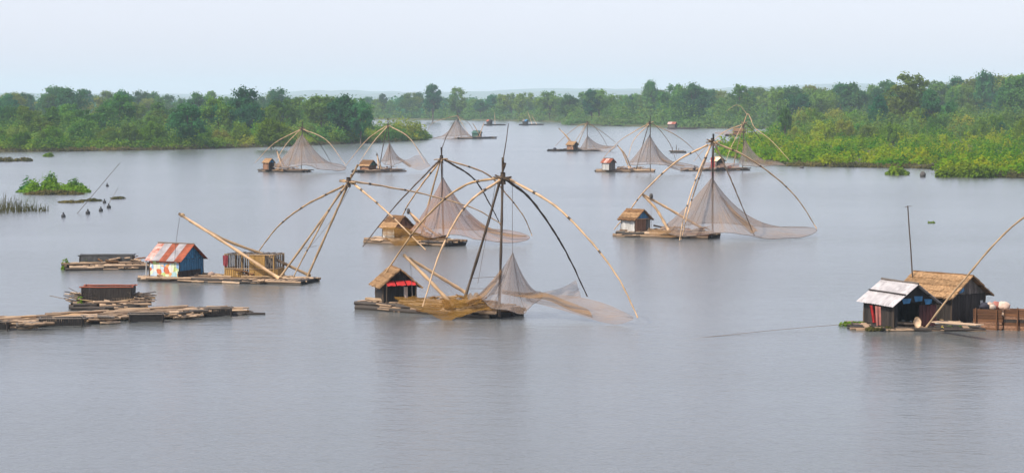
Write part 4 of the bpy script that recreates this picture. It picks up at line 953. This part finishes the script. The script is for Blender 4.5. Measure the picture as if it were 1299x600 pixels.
net('small net with drooping right wing in mid channel', Y9, (750, 191),
    [dict(peak=(745, 172), loop=[(735, 189, 0, 1.2), (745, 191, -3, 1.2), (757, 190, -2, 1.5), (768, 193.5, -2, 1.9), (782, 186, 1, 3), (765, 188, 3, 2), (745, 187, 3, 1.2)], m='net', seed=72, ripple=.08)])

Y10 = 739.0
raft('low raft with dark green hut near the far channel', G(580, 176.5), G(626, 176), 3.5, 4, 1.6, .25, deck='log_dark', mats=('log_dark', 'log_dark', 'log'), seed=10, clutter=24, loose=3)
hut('dark green hut on the far channel raft', on(605, 176, .5), math.radians(-35), 2.3, 2.0, 1.4, .6, 'tin', ('tin_green', 'tin_green'), side='tin_green', gable='plank_dark', seed=10, pw=.6, door=None)
rig('small lift net frame beside the dark green hut', Y10, (584, 176),
    [('bamboo_dark', (585, 176), (584, 162), (579, 141))],
    [('bamboo_dark', (580, 148), (572, 162, -3), (564, 177, -5)), ('bamboo_mid', (580, 147), (588, 160, -2), (596, 173, -4)), ('bamboo_mid', (580, 147), (560, 152, 3), (547, 158, 5), (540, 173, 7)), ('bamboo_mid', (580, 147), (594, 156, 3), (603, 170, 5))],
    [('bamboo', (607, 176), (614, 156)), ('bamboo', (611, 176, 1), (600, 157))], [], [], 3, 1.2)
net('pale grey net tent beside the dark green hut', Y10, (578, 175),
    [dict(peak=(579, 152), loop=[(543, 176, 1, 2.6), (565, 177, -4, 1.4), (582, 176, -5, 1.1), (600, 174, -2, 1.3), (590, 172, 4, 1.2), (565, 173, 4, 1.6)], m='net', seed=82, ripple=.1)])

def far_boat(label_r, label_h, label_m, x0, x1, hx, py, hm, seed, masts, Y):
    raft(label_r, G(x0, py), G(x1, py - .2), 3.6, 4, 2.0, .3, deck='log_dark', mats=('log_dark',), seed=seed, loose=3, dark_end=(.3, 1.0), group='far rafts by the far bank')
    hut(label_h, on(hx, py, .5), math.radians(-35), 2.0, 1.9, 1.6, .7, 'tin', hm, side='plank_dark', gable='plank_dark', seed=seed, pw=.6, door=None)
    g = G((x0 + x1) / 2 + 2, py)
    t = thing('boat_mast', label_m, 'mast', (g.x, g.y, .4), 'masts of the far rafts')
    for a, b in masts: tube('pole', [P(*a, Y), P(*b, Y)], .13, .09, 'bamboo', t, 4)
far_boat('tiny dark raft under the pale mast near the far bank', 'tiny brown roofed hut on the farthest left raft', 'pale pole standing on the tiny left raft near the far bank', 617, 638, 621, 159.5, ('tin_rust', 'plank_dark'), 21, [((628, 158), (627.5, 142))], 1090)
far_boat('tiny dark raft right of the first one near the far bank', 'tiny grey roofed hut on the right one of the far rafts', 'pair of leaning pale poles on the far raft', 662, 686, 666.5, 159.3, ('plank_grey', 'blue_paint'), 22, [((675, 158), (669, 141)), ((681, 158), (674, 146))], 1100)

# shore huts and odd craft at the far side
raft('brown raft heaped with netting near the far right bank', G(927, 173), G(962, 172), 4.0, 4, 1.8, .28, deck='plank_brown', mats=('log', 'plank_brown'), seed=23, loose=3)
hut('low brown hut on the netting raft near the far right bank', on(938, 172.6, .5), math.radians(-30), 3.6, 2.6, 1.2, .8, 'thatch', ('thatch_dark',), side='plank_brown', gable='plank_brown', seed=23, straws=0, pw=.6, door=None)
net('pinkish brown net spread over the far right raft', 800, (950, 170), [], [dict(top=[(906, 168), (925, 167), (960, 168)], bot=[(908, 170, -2), (930, 173, -2), (962, 172, -2)], m='net_pink', seed=91)])
raft('small raft moored against the far bank wood', G(847, 164), G(884, 164), 3.5, 4, 2.0, .28, deck='log_dark', mats=('log_dark',), seed=24, loose=3)
hut('pinkish tin hut moored against the far bank wood', on(853, 164, .5), math.radians(-25), 3.0, 2.4, 1.7, .8, 'tin', ('tin_peel', 'tin_rust'), side='plank_grey', gable='plank_dark', seed=24, pw=.6, door=None)
cr = raft('tiny flat raft with poles drifting behind the pale legged frame', G(851, 194), G(869, 194), 1.4, 4, 1.2, .18, deck='log_dark', mats=('log_dark',), seed=25, loose=2)
for px, h in ((853, 187), (858, 184), (861, 188), (867, 190)): log(cr, P(px, 193.6, G(px, 194).y), P(px, h, G(px, 194).y), .09, 'bamboo_dark', 'stake')

# ================================================================== left: fish cages and log rafts
def cage(label, c, yaw, L, W, H, m='plank_grey', rim=None, sagbot=False, seed=0, z=.3, group='fish cages'):
    c = Vector(c); c.z = z; R = Matrix.Rotation(yaw, 3, 'Z'); w = lambda x, y, zz: c + R @ Vector((x, y, zz))
    t = thing('fish_cage', label, 'fish cage', c, group); rr = random.Random(seed)
    for sx in (-1, 1):
        for sy in (-1, 1): log(t, w(sx * L / 2, sy * W / 2, -.08), w(sx * L / 2, sy * W / 2, H + .05), .05, 'plank_dark', 'post')
    for sy in (-1, 1): log(t, w(-L / 2 - .15, sy * W / 2, H), w(L / 2 + .15, sy * W / 2, H), .05, rim or m, 'rail')
    for sx in (-1, 1): log(t, w(sx * L / 2, -W / 2, H), w(sx * L / 2, W / 2, H), .05, rim or m, 'rail')
    vs, fs = [], []
    def slat(a, b, wd, th, nx):
        d = (b - a).normalized(); s = nx.cross(d).normalized() * wd / 2; q = nx * th / 2; k = len(vs)
        for e in (a, b): vs.extend([e - s - q, e + s - q, e + s + q, e - s + q])
        fs.extend([tuple(k + i for i in f) for f in ((0, 3, 2, 1), (4, 5, 6, 7), (0, 1, 5, 4), (1, 2, 6, 5), (2, 3, 7, 6), (3, 0, 4, 7))])
    n = int(L / .10)
    for i in range(n):
        x = -L / 2 + L * (i + .5) / n
        for sy in (-1, 1): slat(w(x, sy * W / 2, 0), w(x + rr.uniform(-.01, .01), sy * W / 2, H + rr.uniform(-.04, .03)), .085, .02, R @ Vector((0, sy, 0)))
    n = int(W / .10)
    for i in range(n):
        y = -W / 2 + W * (i + .5) / n
        for sx in (-1, 1): slat(w(sx * L / 2, y, 0), w(sx * L / 2, y, H + rr.uniform(-.04, .03)), .085, .02, R @ Vector((sx, 0, 0)))
    o = build('slat_wall', vs, fs, m, t); o['kind'] = 'stuff'
    if sagbot: tube('tie_pole', [w(-L / 2 - .2, -W / 2 - .08, .22), w(0, -W / 2 - .1, .06), w(L / 2 + .2, -W / 2 - .08, .24)], .04, .04, 'bamboo_mid', t, 8)
    return t
def leaf_tuft(name, label, cat, specs, m, leaf, per, seed, kind=None, group=None, blades=0, bm='shrub_left'):
    rng = np.random.default_rng(seed); pos, nn = [], []
    c0 = np.mean(np.array([s[:2] for s in specs]), axis=0)
    for (x, y, r, h) in specs:
        d = rng.normal(size=(per, 3)); d /= np.linalg.norm(d, axis=1, keepdims=True); d[:, 2] = np.abs(d[:, 2])
        q = rng.uniform(.2, 1, size=(per, 1)) ** .5
        p = d * q * np.array([r, r, h]); p[:, 0] += x - c0[0]; p[:, 1] += y - c0[1]; p[:, 2] += .03; pos.append(p); nn.append(d)
    v, f = leaf_quads(np.concatenate(pos), np.concatenate(nn) + np.array([0, 0, .4]), leaf, rng, 1.8)
    if blades:
        bv, bf = [], []
        for i in range(blades):
            s = specs[rng.integers(len(specs))]; a = rng.uniform(0, 6.28); r = s[2] * rng.uniform(0, 1) ** .5
            b = np.array([s[0] - c0[0] + r * math.cos(a), s[1] - c0[1] + r * math.sin(a), -.05]); w = .035 + .02 * rng.random(); h = s[3] * rng.uniform(.7, 1.5)
            lean = rng.normal(size=2) * .18 * h; an = rng.uniform(0, 3.14); s2 = np.array([math.cos(an), math.sin(an), 0]) * w; k = len(v) + len(bv)
            bv += [b - s2, b + s2, b + np.array([lean[0] * 1.0, lean[1], h]) + s2 * .3, b + np.array([lean[0], lean[1], h]) - s2 * .3]; bf.append([k, k + 1, k + 2, k + 3])
        v = np.concatenate([v, np.array(bv)]); f = np.concatenate([f, np.array(bf)])
    o = link(name, raw_mesh(name, v, f, M[m]), None, (c0[0], c0[1], 0))
    return tag(o, label, cat, group, kind)

# upper small raft
ra = G(84, 342); rb = G(186, 340)
raft('small mossy raft with one long grey fish cage, upper left', ra, rb, 2.4, 7, .55, .16, deck='log', mats=('log', 'log_dark', 'log_pale'), seed=31, clutter=20, loose=8, group='fish raising rafts', dark_end=(.05, .35))
cage('long low grey slatted fish cage on the upper left raft', G(136, 340), math.radians(3), 4.0, 1.3, .62, 'cage_grey', seed=31, z=.38)
g = G(83, 342); leaf_tuft('water_plant', 'green sprig growing at the left end of the upper raft', 'plant', [(g.x, g.y, .35, .9), (g.x + .3, g.y, .3, .5)], 'leaf_lime', .14, 90, 71)
g = G(108, 339.5); leaf_tuft('water_plant', 'green weed in front of the long grey fish cage', 'plant', [(g.x, g.y - .6, .35, .75)], 'leaf_lime', .12, 80, 72)
# middle raft with dark cage
raft('short dark raft carrying the red rimmed fish cage', G(93, 391), G(186, 390), 2.4, 7, .6, .17, deck='log_dark', mats=('log_dark', 'log_dark', 'log'), seed=32, loose=6, group='fish raising rafts')
cage('dark slatted fish cage with red top rail', G(138, 389.5), math.radians(1), 3.05, 1.7, .98, 'plank_dark', 'tin_rust', True, 32, z=.34)
def brushwood(label, c, r, n, seed, z=.3):
    c = Vector(c); rr = random.Random(seed)
    t = thing('brushwood_bundle', label, 'brushwood', (c.x, c.y, z), 'brushwood bundles')
    for i in range(n):
        a = rr.uniform(0, 3.14); d = Vector((math.cos(a), math.sin(a) * .6, rr.uniform(-.25, .35))) * rr.uniform(.4, .9) * r
        p = Vector((c.x + rr.uniform(-.5, .5) * r, c.y + rr.uniform(-.5, .5) * r, z + .08 + rr.uniform(0, .55) * r))
        d.z = max(d.z, -(p.z - z - .02)); log(t, p - d * .7, p + d, rr.uniform(.025, .05), rr.choice(['log', 'log_pale', 'plank_grey', 'log_dark']), 'stick')
    return t
brushwood('grey brushwood heap left of the red rimmed cage', G(99, 390), 1.0, 36, 1)
brushwood('grey brushwood heap right of the red rimmed cage', G(178, 390), 1.0, 36, 2)
g = G(106, 390); leaf_tuft('water_plant', 'green weed at the left corner of the red rimmed cage', 'plant', [(g.x, g.y - 1.1, .28, .8)], 'leaf_lime', .12, 80, 73)
t = thing('slanting_pole', 'thin grey pole slanting out left of the brushwood heap', 'pole', G(95, 388))
log(t, P(97, 382, G(97, 389).y), P(63, 375, G(63, 385).y), .03, 'plank_grey', 'pole')
# long log raft along the lower left
random.seed(77)
def log_raft(label, line, width, n, seed):
    random.seed(seed); pts = [G(*q) for q in line]; c = sum(pts, Vector()) / len(pts)
    t = thing('log_raft', label, 'raft', (c.x, c.y, 0), 'fish raising rafts')
    for i in range(n):
        u = random.random(); k = min(int(u * (len(pts) - 1)), len(pts) - 2); f = u * (len(pts) - 1) - k
        p = pts[k].lerp(pts[k + 1], f); d = (pts[k + 1] - pts[k]).normalized(); s = Vector((-d.y, d.x, 0))
        an = random.gauss(0, .07); v = d * math.cos(an) + s * math.sin(an); L = U(1.2, 4.2)
        off = s * U(-.5, .5) * width; lay = random.random()
        z = .06 if lay < .35 else (.24 if lay < .75 else U(.34, .46))
        r = U(.09, .15) if lay < .75 else U(.05, .09)
        m = 'log_dark' if lay < .35 else random.choice(['log', 'log_pale', 'log_pale', 'log_pale', 'log', 'bamboo'])
        log(t, p + off - v * L / 2 + Vector((0, 0, z + U(-.03, .03))), p + off + v * L / 2 + Vector((0, 0, z + U(-.03, .03))), r, m, 'log')
    return t
log_raft('long untidy bamboo log raft reaching in from the left edge', [(-60, 416), (30, 412), (110, 407), (190, 402), (225, 400), (256, 398)], 3.4, 230, 7)
lt = log_raft('loose bamboo poles floating off the right end of the long log raft', [(266, 398), (285, 398.5), (303, 398.5)], .9, 14, 8)
for i, (x, y, L, lab) in enumerate([(78, 414, 2.4, 'dark fish cage sunk in the left part of the log raft'), (186, 408.5, 1.9, 'dark fish cage sunk in the middle of the log raft'), (273, 401, 1.9, 'dark fish cage at the right end of the log raft'), (-8, 419, 1.6, 'dark fish cage cut by the left picture edge')]):
    cage(lab, G(x, y), math.radians(6), L, 1.0, .42, 'plank_black', 'plank_grey', seed=40 + i, z=.08)
for i, (x, y, lab) in enumerate([(38, 418, 'pale log stubs stacked at the near left of the log raft'), (125, 411, 'log stubs stacked left of the middle cage'), (225, 405, 'log stubs stacked between the middle and right cages'), (258, 402, 'short pale stubs beside the right cage')]):
    b = G(x, y); t = thing('log_stack', lab, 'logs', (b.x, b.y, .05), 'stacks of log stubs'); rr = random.Random(i)
    for k in range(20 if i < 3 else 9):
        p = b + Vector((rr.uniform(-1.1, 1.1) * (1 if i < 3 else .5), rr.uniform(-.5, .4), .1 + rr.uniform(0, .38))); an = rr.gauss(.1, .25); v = Vector((math.cos(an), math.sin(an), rr.uniform(-.05, .08))) * rr.uniform(.3, .65)
        log(t, p - v, p + v, rr.uniform(.06, .11), rr.choice(['log_pale', 'log', 'log', 'plank_grey']), 'log_stub')

# islets, reeds, floats, upper left
def islet(name, label, x0, x1, py, h, m, n, seed, per=90, leaf=.28, kindlab='plant', depth=4.0, blades=0, hf=None, wild=False):
    random.seed(seed); s = []
    for i in range(n):
        px = U(x0, x1); g = G(px, py); u = (px - x0) / (x1 - x0); e = math.sin(math.pi * min(1, max(0, u))) ** .5
        hh = h * (hf(u) if hf else e) * U(.6, 1.1)
        if wild: hh *= .3 + .9 * random.random() ** 1.5
        s.append((g.x, g.y + U(-.5, .5) * depth * e, U(.6, 1.4) if wild else U(.5, 1.0), max(.12, hh)))
    return leaf_tuft(name, label, kindlab, s, m, leaf, per, seed, blades=blades)
islet('weed_islet', 'green leafy islet of weeds left of the nets', 29, 108, 244, 2.9, 'leaf_lime', 40, 81, depth=6, per=80, wild=True, hf=lambda u: float(np.interp(u, [0, .15, .3, .42, .5, .65, .8, 1], [.45, .8, .75, 1.25, .85, .55, .7, .3])), blades=60)
for x0, x1, y, h, n_, lab in ((56, 72, 242, 3.1, 9, 'tall dark tuft rising from the middle of the leafy islet'), (29, 44, 243, 2.2, 8, 'rounded dark bush at the left end of the leafy islet'), (88, 107, 241, 1.9, 8, 'low dark bush at the right end of the leafy islet')):
    islet('islet_bush', lab, x0, x1, y, h, 'leaf', n_, int(x0) + 300, leaf=.26, depth=2.5, per=90, kindlab='bush')
islet('weed_islet', 'brown grassy skirt along the near side of the leafy islet', 36, 104, 247, .7, 'fringe', 26, 82, leaf=.22, depth=2.0, blades=160)
islet('weed_islet', 'small flat weed patch below the leafy islet', 80, 102, 257, .3, 'fringe', 8, 83, leaf=.18, depth=1.5)
islet('weed_islet', 'smaller weed patch right of the flat patch', 106, 124, 255, .35, 'fringe', 6, 84, leaf=.18, depth=1.5)
islet('weed_islet', 'dry weed patch near the far left shore', -4, 18, 205, 1.1, 'fringe', 9, 85, leaf=.3, depth=5)
islet('weed_islet', 'dry weed patch right of the one at the left edge', 20, 41, 204.5, 1.0, 'fringe', 9, 86, leaf=.3, depth=5)
islet('weed_islet', 'tiny dry weed tuft off the left shore', 56, 66, 199, 1.1, 'shrub_left', 4, 87, leaf=.3, depth=3)
islet('weed_islet', 'small floating branch by the black floats', 144, 158, 252.5, .3, 'fringe', 5, 88, leaf=.2, depth=1)
islet('reed_bed', 'pale reeds standing in the water at the left edge', -10, 38, 268, 1.7, 'fringe', 16, 89, per=8, leaf=.12, kindlab='reeds', depth=12, blades=200, hf=lambda u: 1 - .4 * u)['kind'] = 'stuff'
islet('weed_islet', 'thin reed stems right of the reed bed', 38, 58, 268, 1.2, 'fringe', 6, 90, per=4, leaf=.12, kindlab='reeds', depth=5, blades=40)
for i, (x, y, r, lab) in enumerate([(80.5, 275.5, .26, 'black float farthest left of the row'), (111.5, 271.5, .28, 'black float below the flat weed patch'), (128, 268, .26, 'black float third along the row'), (138, 264, .26, 'black float at the right end of the row'), (132.5, 257.5, .24, 'black float just above the row'), (136, 236.5, .24, 'lone black float above the others')]):
    g = G(x, y); blob('net_float', (g.x, g.y, r * .35), r, r, r, 'black_plastic', lab, 'float', 'black net floats', i, neck=.18)
t = thing('leaning_stake', 'long thin pole leaning by the black floats', 'pole', G(98, 272))
log(t, G(97, 272, -.1), P(152, 207, G(97, 272).y + 6), .035, 'plank_grey', 'pole')
t = thing('leaning_stake', 'thin pole leaning right of the lone black float', 'pole', G(136, 262))
log(t, G(136, 262, -.1), P(150, 238, G(136, 262).y + 2), .03, 'plank_grey', 'pole')

# right: islet bush and clump at the scrub edge
islet('weed_islet', 'small round green islet off the right bank', 1125, 1149, 222, 1.8, 'leaf_lime', 14, 91, leaf=.3, depth=4, hf=lambda u: math.sin(math.pi * u) ** .6)
g = G(1170.5, 224.5); blob('net_float', (g.x, g.y, .3), .5, .5, .6, 'stone', 'dark stump in the water beside the bright clump', 'stump', None, 5)
g = G(1017, 213.5); blob('net_float', (g.x, g.y, .1), .4, .4, .3, 'stone', 'dark lump in the water before the right bank', 'stump', None, 6)
islet('shrub_clump', 'bright green bush clump at the near right shore', 1192, 1262, 225, 2.6, 'leaf_lime', 34, 92, leaf=.32, depth=9, per=130, kindlab='bush', hf=lambda u: float(np.interp(u, [0, .2, .45, .6, 1], [.6, .85, 1.35, .9, .7])))
g = G(1180, 283); leaf_tuft('floating_leaf', 'small green weed floating on open water at the right', 'weed', [(g.x, g.y, .3, .08), (g.x + .3, g.y, .2, .06)], 'leaf_lime', .2, 25, 93)

# ================================================================== houseboat at the right edge
YH = 129.0
raft('low raft under the tin roof hut at the right', G(1080, 415), G(1238, 416), 3.6, 9, .5, .08, deck='plank_dark', deck_z=.17, mats=('log_dark', 'log', 'log_dark'), seed=51, loose=4, group='rafts of the houseboat')
hA, wA = hut('dark open hut under a bright tin roof at the right', on(1141, 415.0, .19), math.radians(-68), 3.2, 2.75, 1.35, 1.0, 'tin', ('tin', 'tin', 'tin'), side='plank_dark', gable='plank_black', tri='plank_black', over=.38, door=(.06, .6), seed=51, group='huts of the houseboat', side_gap=((.3, .38),))
plank(hA, wA(-1.95, -.85, 1.85), wA(1.95, -.85, 1.85), .12, .05, 'plank_dark', 'roof_batten', Vector((0, 0, 1)))
for y0, y1, z in ((-.9, -.3, 1.5), (-.1, .45, 1.6), (.55, 1.1, 1.42)):
    cloth('blue_rag', (wA(1.68, y0, z + .12), wA(1.68, y1, z + .1), wA(1.68, y1 - .05, z - .16), wA(1.68, y0 + .08, z - .2)), 'blue_tarp', hA, ripple=.03, seed=int(y0 * 10))
for i in range(5): plank(hA, wA(1.67, .35 + i * .23, 0), wA(1.67, .35 + i * .23, 1.2), .2, .03, 'plank_maroon', 'front_board', Matrix.Rotation(math.radians(-68), 3, 'Z') @ Vector((1, 0, 0)))
hB, wB = hut('large thatched hut behind the bright tin roof', on(1196, 409, .21), math.radians(-50), 3.7, 3.0, 1.55, 1.0, 'thatch', ('thatch',), side='plank_dark', gable='plank_dark', tri='plank_grey', over=.36, door=None, seed=52, straws=130, group='huts of the houseboat')
cloth('blue_rag', (wB(1.92, -.9, 1.95), wB(1.92, -.5, 2.1), wB(1.92, -.5, 1.75), wB(1.92, -.9, 1.65)), 'blue_tarp', hB, ripple=.02)
plank(hB, wB(1.92, 1.0, 1.05), wB(1.92, 1.2, 1.05), .02, .2, 'plank_white', 'window')
cloth('hung_garment', (P(1103, 387, 126.9), P(1107, 387.5, 126.9), P(1111, 409, 126.9), P(1107, 409, 126.9)), 'red_cloth', None, 'red garment hanging at the left wall of the tin roof hut', 'clothing', .05)
cloth('hung_garment', (P(1110, 388, 126.6), P(1117, 389, 126.6), P(1118, 412, 126.6), P(1112, 413, 126.6)), 'pink_cloth', None, 'pink garment hanging beside the red one', 'clothing', .05, 3)
g = P(1164, 410, 126.5); bk = thing('round_basket', 'pale oval basket leaning at the open front of the tin roof hut', 'basket', (g.x, g.y, .36))
for j, (ra_, rb_, m, nm) in enumerate([(.20, .29, 'log_pale', 'tray'), (.21, .30, 'bamboo_mid', 'rim')]):
    vs, fs = [], []; n = 16; c = Vector((g.x, g.y, .58)); dn = Vector((.1, -1, .25)).normalized(); sx = Vector((1, .1, 0)).normalized(); sz = sx.cross(dn).normalized() * -1
    if sz.z < 0: sz = -sz
    if j == 0:
        for r_, o_ in ((.999, 0), (.6, -.07), (.999, .015), (.6, -.055)):
            for i in range(n): a = 6.2832 * i / n; vs.append(c + sx * (ra_ * r_ * math.cos(a)) + sz * (rb_ * r_ * math.sin(a)) - dn * -o_)
        for i in range(n):
            i2 = (i + 1) % n; fs += [(i, i2, n + i2, n + i), (2 * n + i, 3 * n + i, 3 * n + i2, 2 * n + i2)]
        fs += [tuple(range(n, 2 * n)), tuple(range(3 * n, 4 * n))[::-1]]
        build(nm, vs, fs, m, bk, True)
    else:
        path = [c + sx * (ra_ * math.cos(6.2832 * i / n)) + sz * (rb_ * math.sin(6.2832 * i / n)) for i in range(n + 1)]
        vs, fs = tube_geo(path, .025, .025, 5); build(nm, vs, fs, m, bk, True)
g = G(1195, 419); blob('plastic_float', (g.x, g.y, .08), .14, .14, .14, 'yellow_plastic', 'yellow ball float beside the houseboat', 'float', None, 9)
for i, (x, y, r, lab) in enumerate([(1083, 413, .8, 'water weed at the left corner of the tin roof hut'), (1116, 419.5, .7, 'flowering weed in front of the tin roof hut'), (1216, 418, .5, 'small green weed under the gangplank')]):
    g = G(x, y); leaf_tuft('water_weed', lab, 'weed', [(g.x + k * .5, g.y + .1 * k, r * .5, .22) for k in (-1, 0, 1)], ['leaf_lime', 'fringe', 'leaf_lime'][i], .13, 70, 95 + i)
t = thing('antenna_pole', 'thin antenna pole rising behind the thatched hut', 'antenna', G(1160, 398, .3))
log(t, P(1161, 398, 133.5), P(1151.5, 261, 133.5), .045, 'bamboo_dark', 'pole')
log(t, P(1148, 262.5, 133.5), P(1156, 261.5, 133.5), .02, 'bamboo_dark', 'crossbar')
t = thing('curved_bamboo_pole', 'long bamboo arm curving up past the thatched hut and out of the picture', 'pole', G(1176, 416))
tube('arm', [P(1175, 415, 125.5), P(1200, 382, 125.8), P(1227, 350, 126.2), P(1262, 309, 127), (P(1300, 275, 128)), P(1360, 240, 130)], .05, .042, 'bamboo_mid', t, 18, knots=2)
# plank barge
random.seed(91)
b0, b1 = G(1238, 417.5), G(1345, 421); d = (b1 - b0).normalized(); s = Vector((-d.y, d.x, 0)); LB = (b1 - b0).length
t = thing('plank_barge', 'rusty brown plank barge running out at the right edge', 'barge', ((b0 + b1) / 2))
for row in range(7):
    nseg = 3
    for k in range(nseg):
        p = b0 + d * (LB * k / nseg - (.15 if k == 0 else 0)); q = b0 + d * (LB * (k + 1) / nseg - .03)
        z = .02 + row * .175; out = -s * (.10 * row / 6)
        plank(t, p + out + Vector((0, 0, z)), q + out + d * U(-.1, .0) + Vector((0, 0, z + U(-.04, .04))), .05, U(.17, .19), random.choice(['plank_brown', 'plank_brown', 'plank_dark', 'plank_orange']), 'hull_plank')
for k in range(5):
    p = b0 + d * (LB * k / 4); log(t, p - s * .17 + Vector((0, 0, -.2)), p - s * .17 + Vector((0, 0, 1.25 + U(-.1, .15))), .05, 'plank_brown', 'rib')
for row in range(6):
    plank(t, b0 + s * .05 + Vector((0, 0, .02 + row * .19)), b0 + s * 2.6 + Vector((0, 0, .02 + row * .19)), .05, .17, 'plank_brown', 'end_plank')
for k in range(16):
    p = b0 + d * (.05 + (LB - .1) * (k + .5) / 16)
    plank(t, p + Vector((0, 0, .82)), p + s * 2.6 + Vector((0, 0, .82)), (LB / 16) * .92, .05, random.choice(['plank_brown', 'log', 'plank_grey']), 'deck_plank')
for k in range(3): plank(t, b0 + s * (2.62) + d * (LB * k / 3) + Vector((0, 0, .5)), b0 + s * 2.62 + d * (LB * (k + 1) / 3 - .02) + Vector((0, 0, .5)), .05, 1.0, 'plank_brown', 'hull_plank')
t = thing('gangplank', 'pale gangplank between the thatched hut and the plank barge', 'gangplank', G(1215, 411, .5))
plank(t, G(1186, 408, .62), G(1243, 412, .86), .5, .06, 'log_pale', 'board'); log(t, G(1187, 409.5, .50), G(1243, 413.5, .75), .07, 'plank_white', 'bearer')
base = b0 + s * 1.3 + Vector((0, 0, .85))
for i, (px, py, r, m, lab) in enumerate([(1249, 389, .36, 'dark_cloth', 'dark sack at the left of the heap on the barge'), (1256, 386.5, .33, 'sack', 'rosy brown sack in the heap on the barge'), (1263, 384, .36, 'pink_cloth', 'pink bundle on top of the heap on the barge'), (1259, 389.5, .26, 'white_cloth', 'small white bundle at the front of the heap'), (1272, 384.5, .40, 'white_cloth', 'large pale sack at the right of the heap'), (1265, 390, .26, 'tin_rust', 'orange red bundle low in the heap'), (1275, 389, .38, 'sack', 'greyish sack at the right foot of the heap')]):
    p = P(px, py, base.y + .15 * (i % 3)); p.z = min(max(p.z, .845 + r * .52), 1.2)
    blob('sack', p, r * .85, r * .75, r * .62, m, lab, 'sack', 'heap of sacks on the barge', 20 + i, lump=.2)
t = thing('mooring_rope', 'long mooring rope running left from the tin roof hut into the water', 'rope', G(1078, 409, .2))
tube('rope', [G(1086, 410, .3), G(1000, 417, .10), G(930, 424, .03), G(868, 430, -.02)], .011, .011, 'log', t, 14, 4)

# gear left on the decks
for i, (x, y, z, r, m, lab) in enumerate([(601, 398.4, .55, .30, 'sack', 'tan gear bundle on the nearest raft beside the dark mast'), (617, 400, .55, .24, 'dark_cloth', 'dark gear bundle near the right end of the nearest raft'), (846, 300.4, .50, .34, 'sack', 'tan bundle on the deck right of the white walled hut'), (873, 301.2, .50, .30, 'tin_rust', 'rusty bundle mid deck under the wide grey net'), (800, 218.5, .44, .45, 'sack', 'pale bundle on the deck right of the rusty roofed hut'), (925, 217, .44, .42, 'pink_cloth', 'rosy bundle right of the yellow tarp shelter'), (704, 192, .44, .40, 'dark_cloth', 'small dark bundle at the left end of the mid channel raft'), (268, 356.3, .36, .26, 'sack', 'tan sack between the striped roof hut and the slatted shed')]):
    g = on(x, y, z + r * .5); blob('gear_bundle', g, r, r * .8, r * .62, m, lab, 'bundle', 'gear bundles on the rafts', 60 + i, lump=.18)

# two people seated on the raft by the right bank tip
def person(label, p, yaw, shirt):
    bm_v = [(0, 0, .12), (0, -.02, .35), (0, .02, .55), (0, .05, .66), (0, .07, .80), (-.10, .0, .12), (-.14, .32, .42), (-.13, .36, .05), (-.13, .48, .03), (.10, .0, .12), (.14, .32, .42), (.13, .36, .05), (.13, .48, .03),
            (-.19, .02, .54), (-.22, .20, .36), (-.10, .36, .42), (.19, .02, .54), (.22, .20, .36), (.10, .36, .42)]
    ed = [(0, 1), (1, 2), (2, 3), (3, 4), (0, 5), (5, 6), (6, 7), (7, 8), (0, 9), (9, 10), (10, 11), (11, 12), (2, 13), (13, 14), (14, 15), (2, 16), (16, 17), (17, 18)]
    rad = [.15, .15, .16, .06, .11, .10, .075, .05, .04, .10, .075, .05, .04, .07, .05, .035, .07, .05, .035]
    me = bpy.data.meshes.new('person'); me.from_pydata(bm_v, ed, []); me.materials.append(M[shirt])
    o = link('person', me, None, p); o.rotation_euler = (0, 0, yaw); tag(o, label, 'person')
    md = o.modifiers.new('skin', 'SKIN'); sv = me.skin_vertices[0].data
    for i, r in enumerate(rad): sv[i].radius = (r, r)
    sv[0].use_root = True
    sm = o.modifiers.new('sub', 'SUBSURF'); sm.levels = 1; sm.render_levels = 1
    hv, hf = tube_geo([Vector((0, .05, .86)), Vector((0, .05, .92)), Vector((0, .05, .96))], .115, .05, 8)
    link('hair', raw_mesh('hair', hv, hf, M['black_plastic'], True), o)
    return o
g = G(881.5, 216.6, .47); person('person in dark clothes seated at the left of the low raft', g, 2.2, 'dark_cloth')
g = G(889.5, 216.6, .47); person('person in dark clothes seated nearer the yellow tarp', g, 3.6, 'dark_cloth')

# ------------------------------------------------------------------ haze
hz = bpy.data.materials.new('haze'); hz.use_nodes = True; n, l = hz.node_tree.nodes, hz.node_tree.links; n.clear()
o = n.new('ShaderNodeOutputMaterial'); pv = n.new('ShaderNodeVolumePrincipled')
pv.inputs['Color'].default_value = (0.72, 0.89, 1.0, 1); pv.inputs['Density'].default_value = 0.00013; pv.inputs['Anisotropy'].default_value = 0.0
l.new(pv.outputs[0], o.inputs['Volume'])
x, y0, y1, z0, z1 = 9500, -300, 14500, -2.0, 120
vs = [(sx * x, yy, zz) for zz in (z0, z1) for sx, yy in ((-1, y0), (1, y0), (1, y1), (-1, y1))]
tag(link('haze', raw_mesh('haze', vs, BOXF, hz)), kind='stuff')
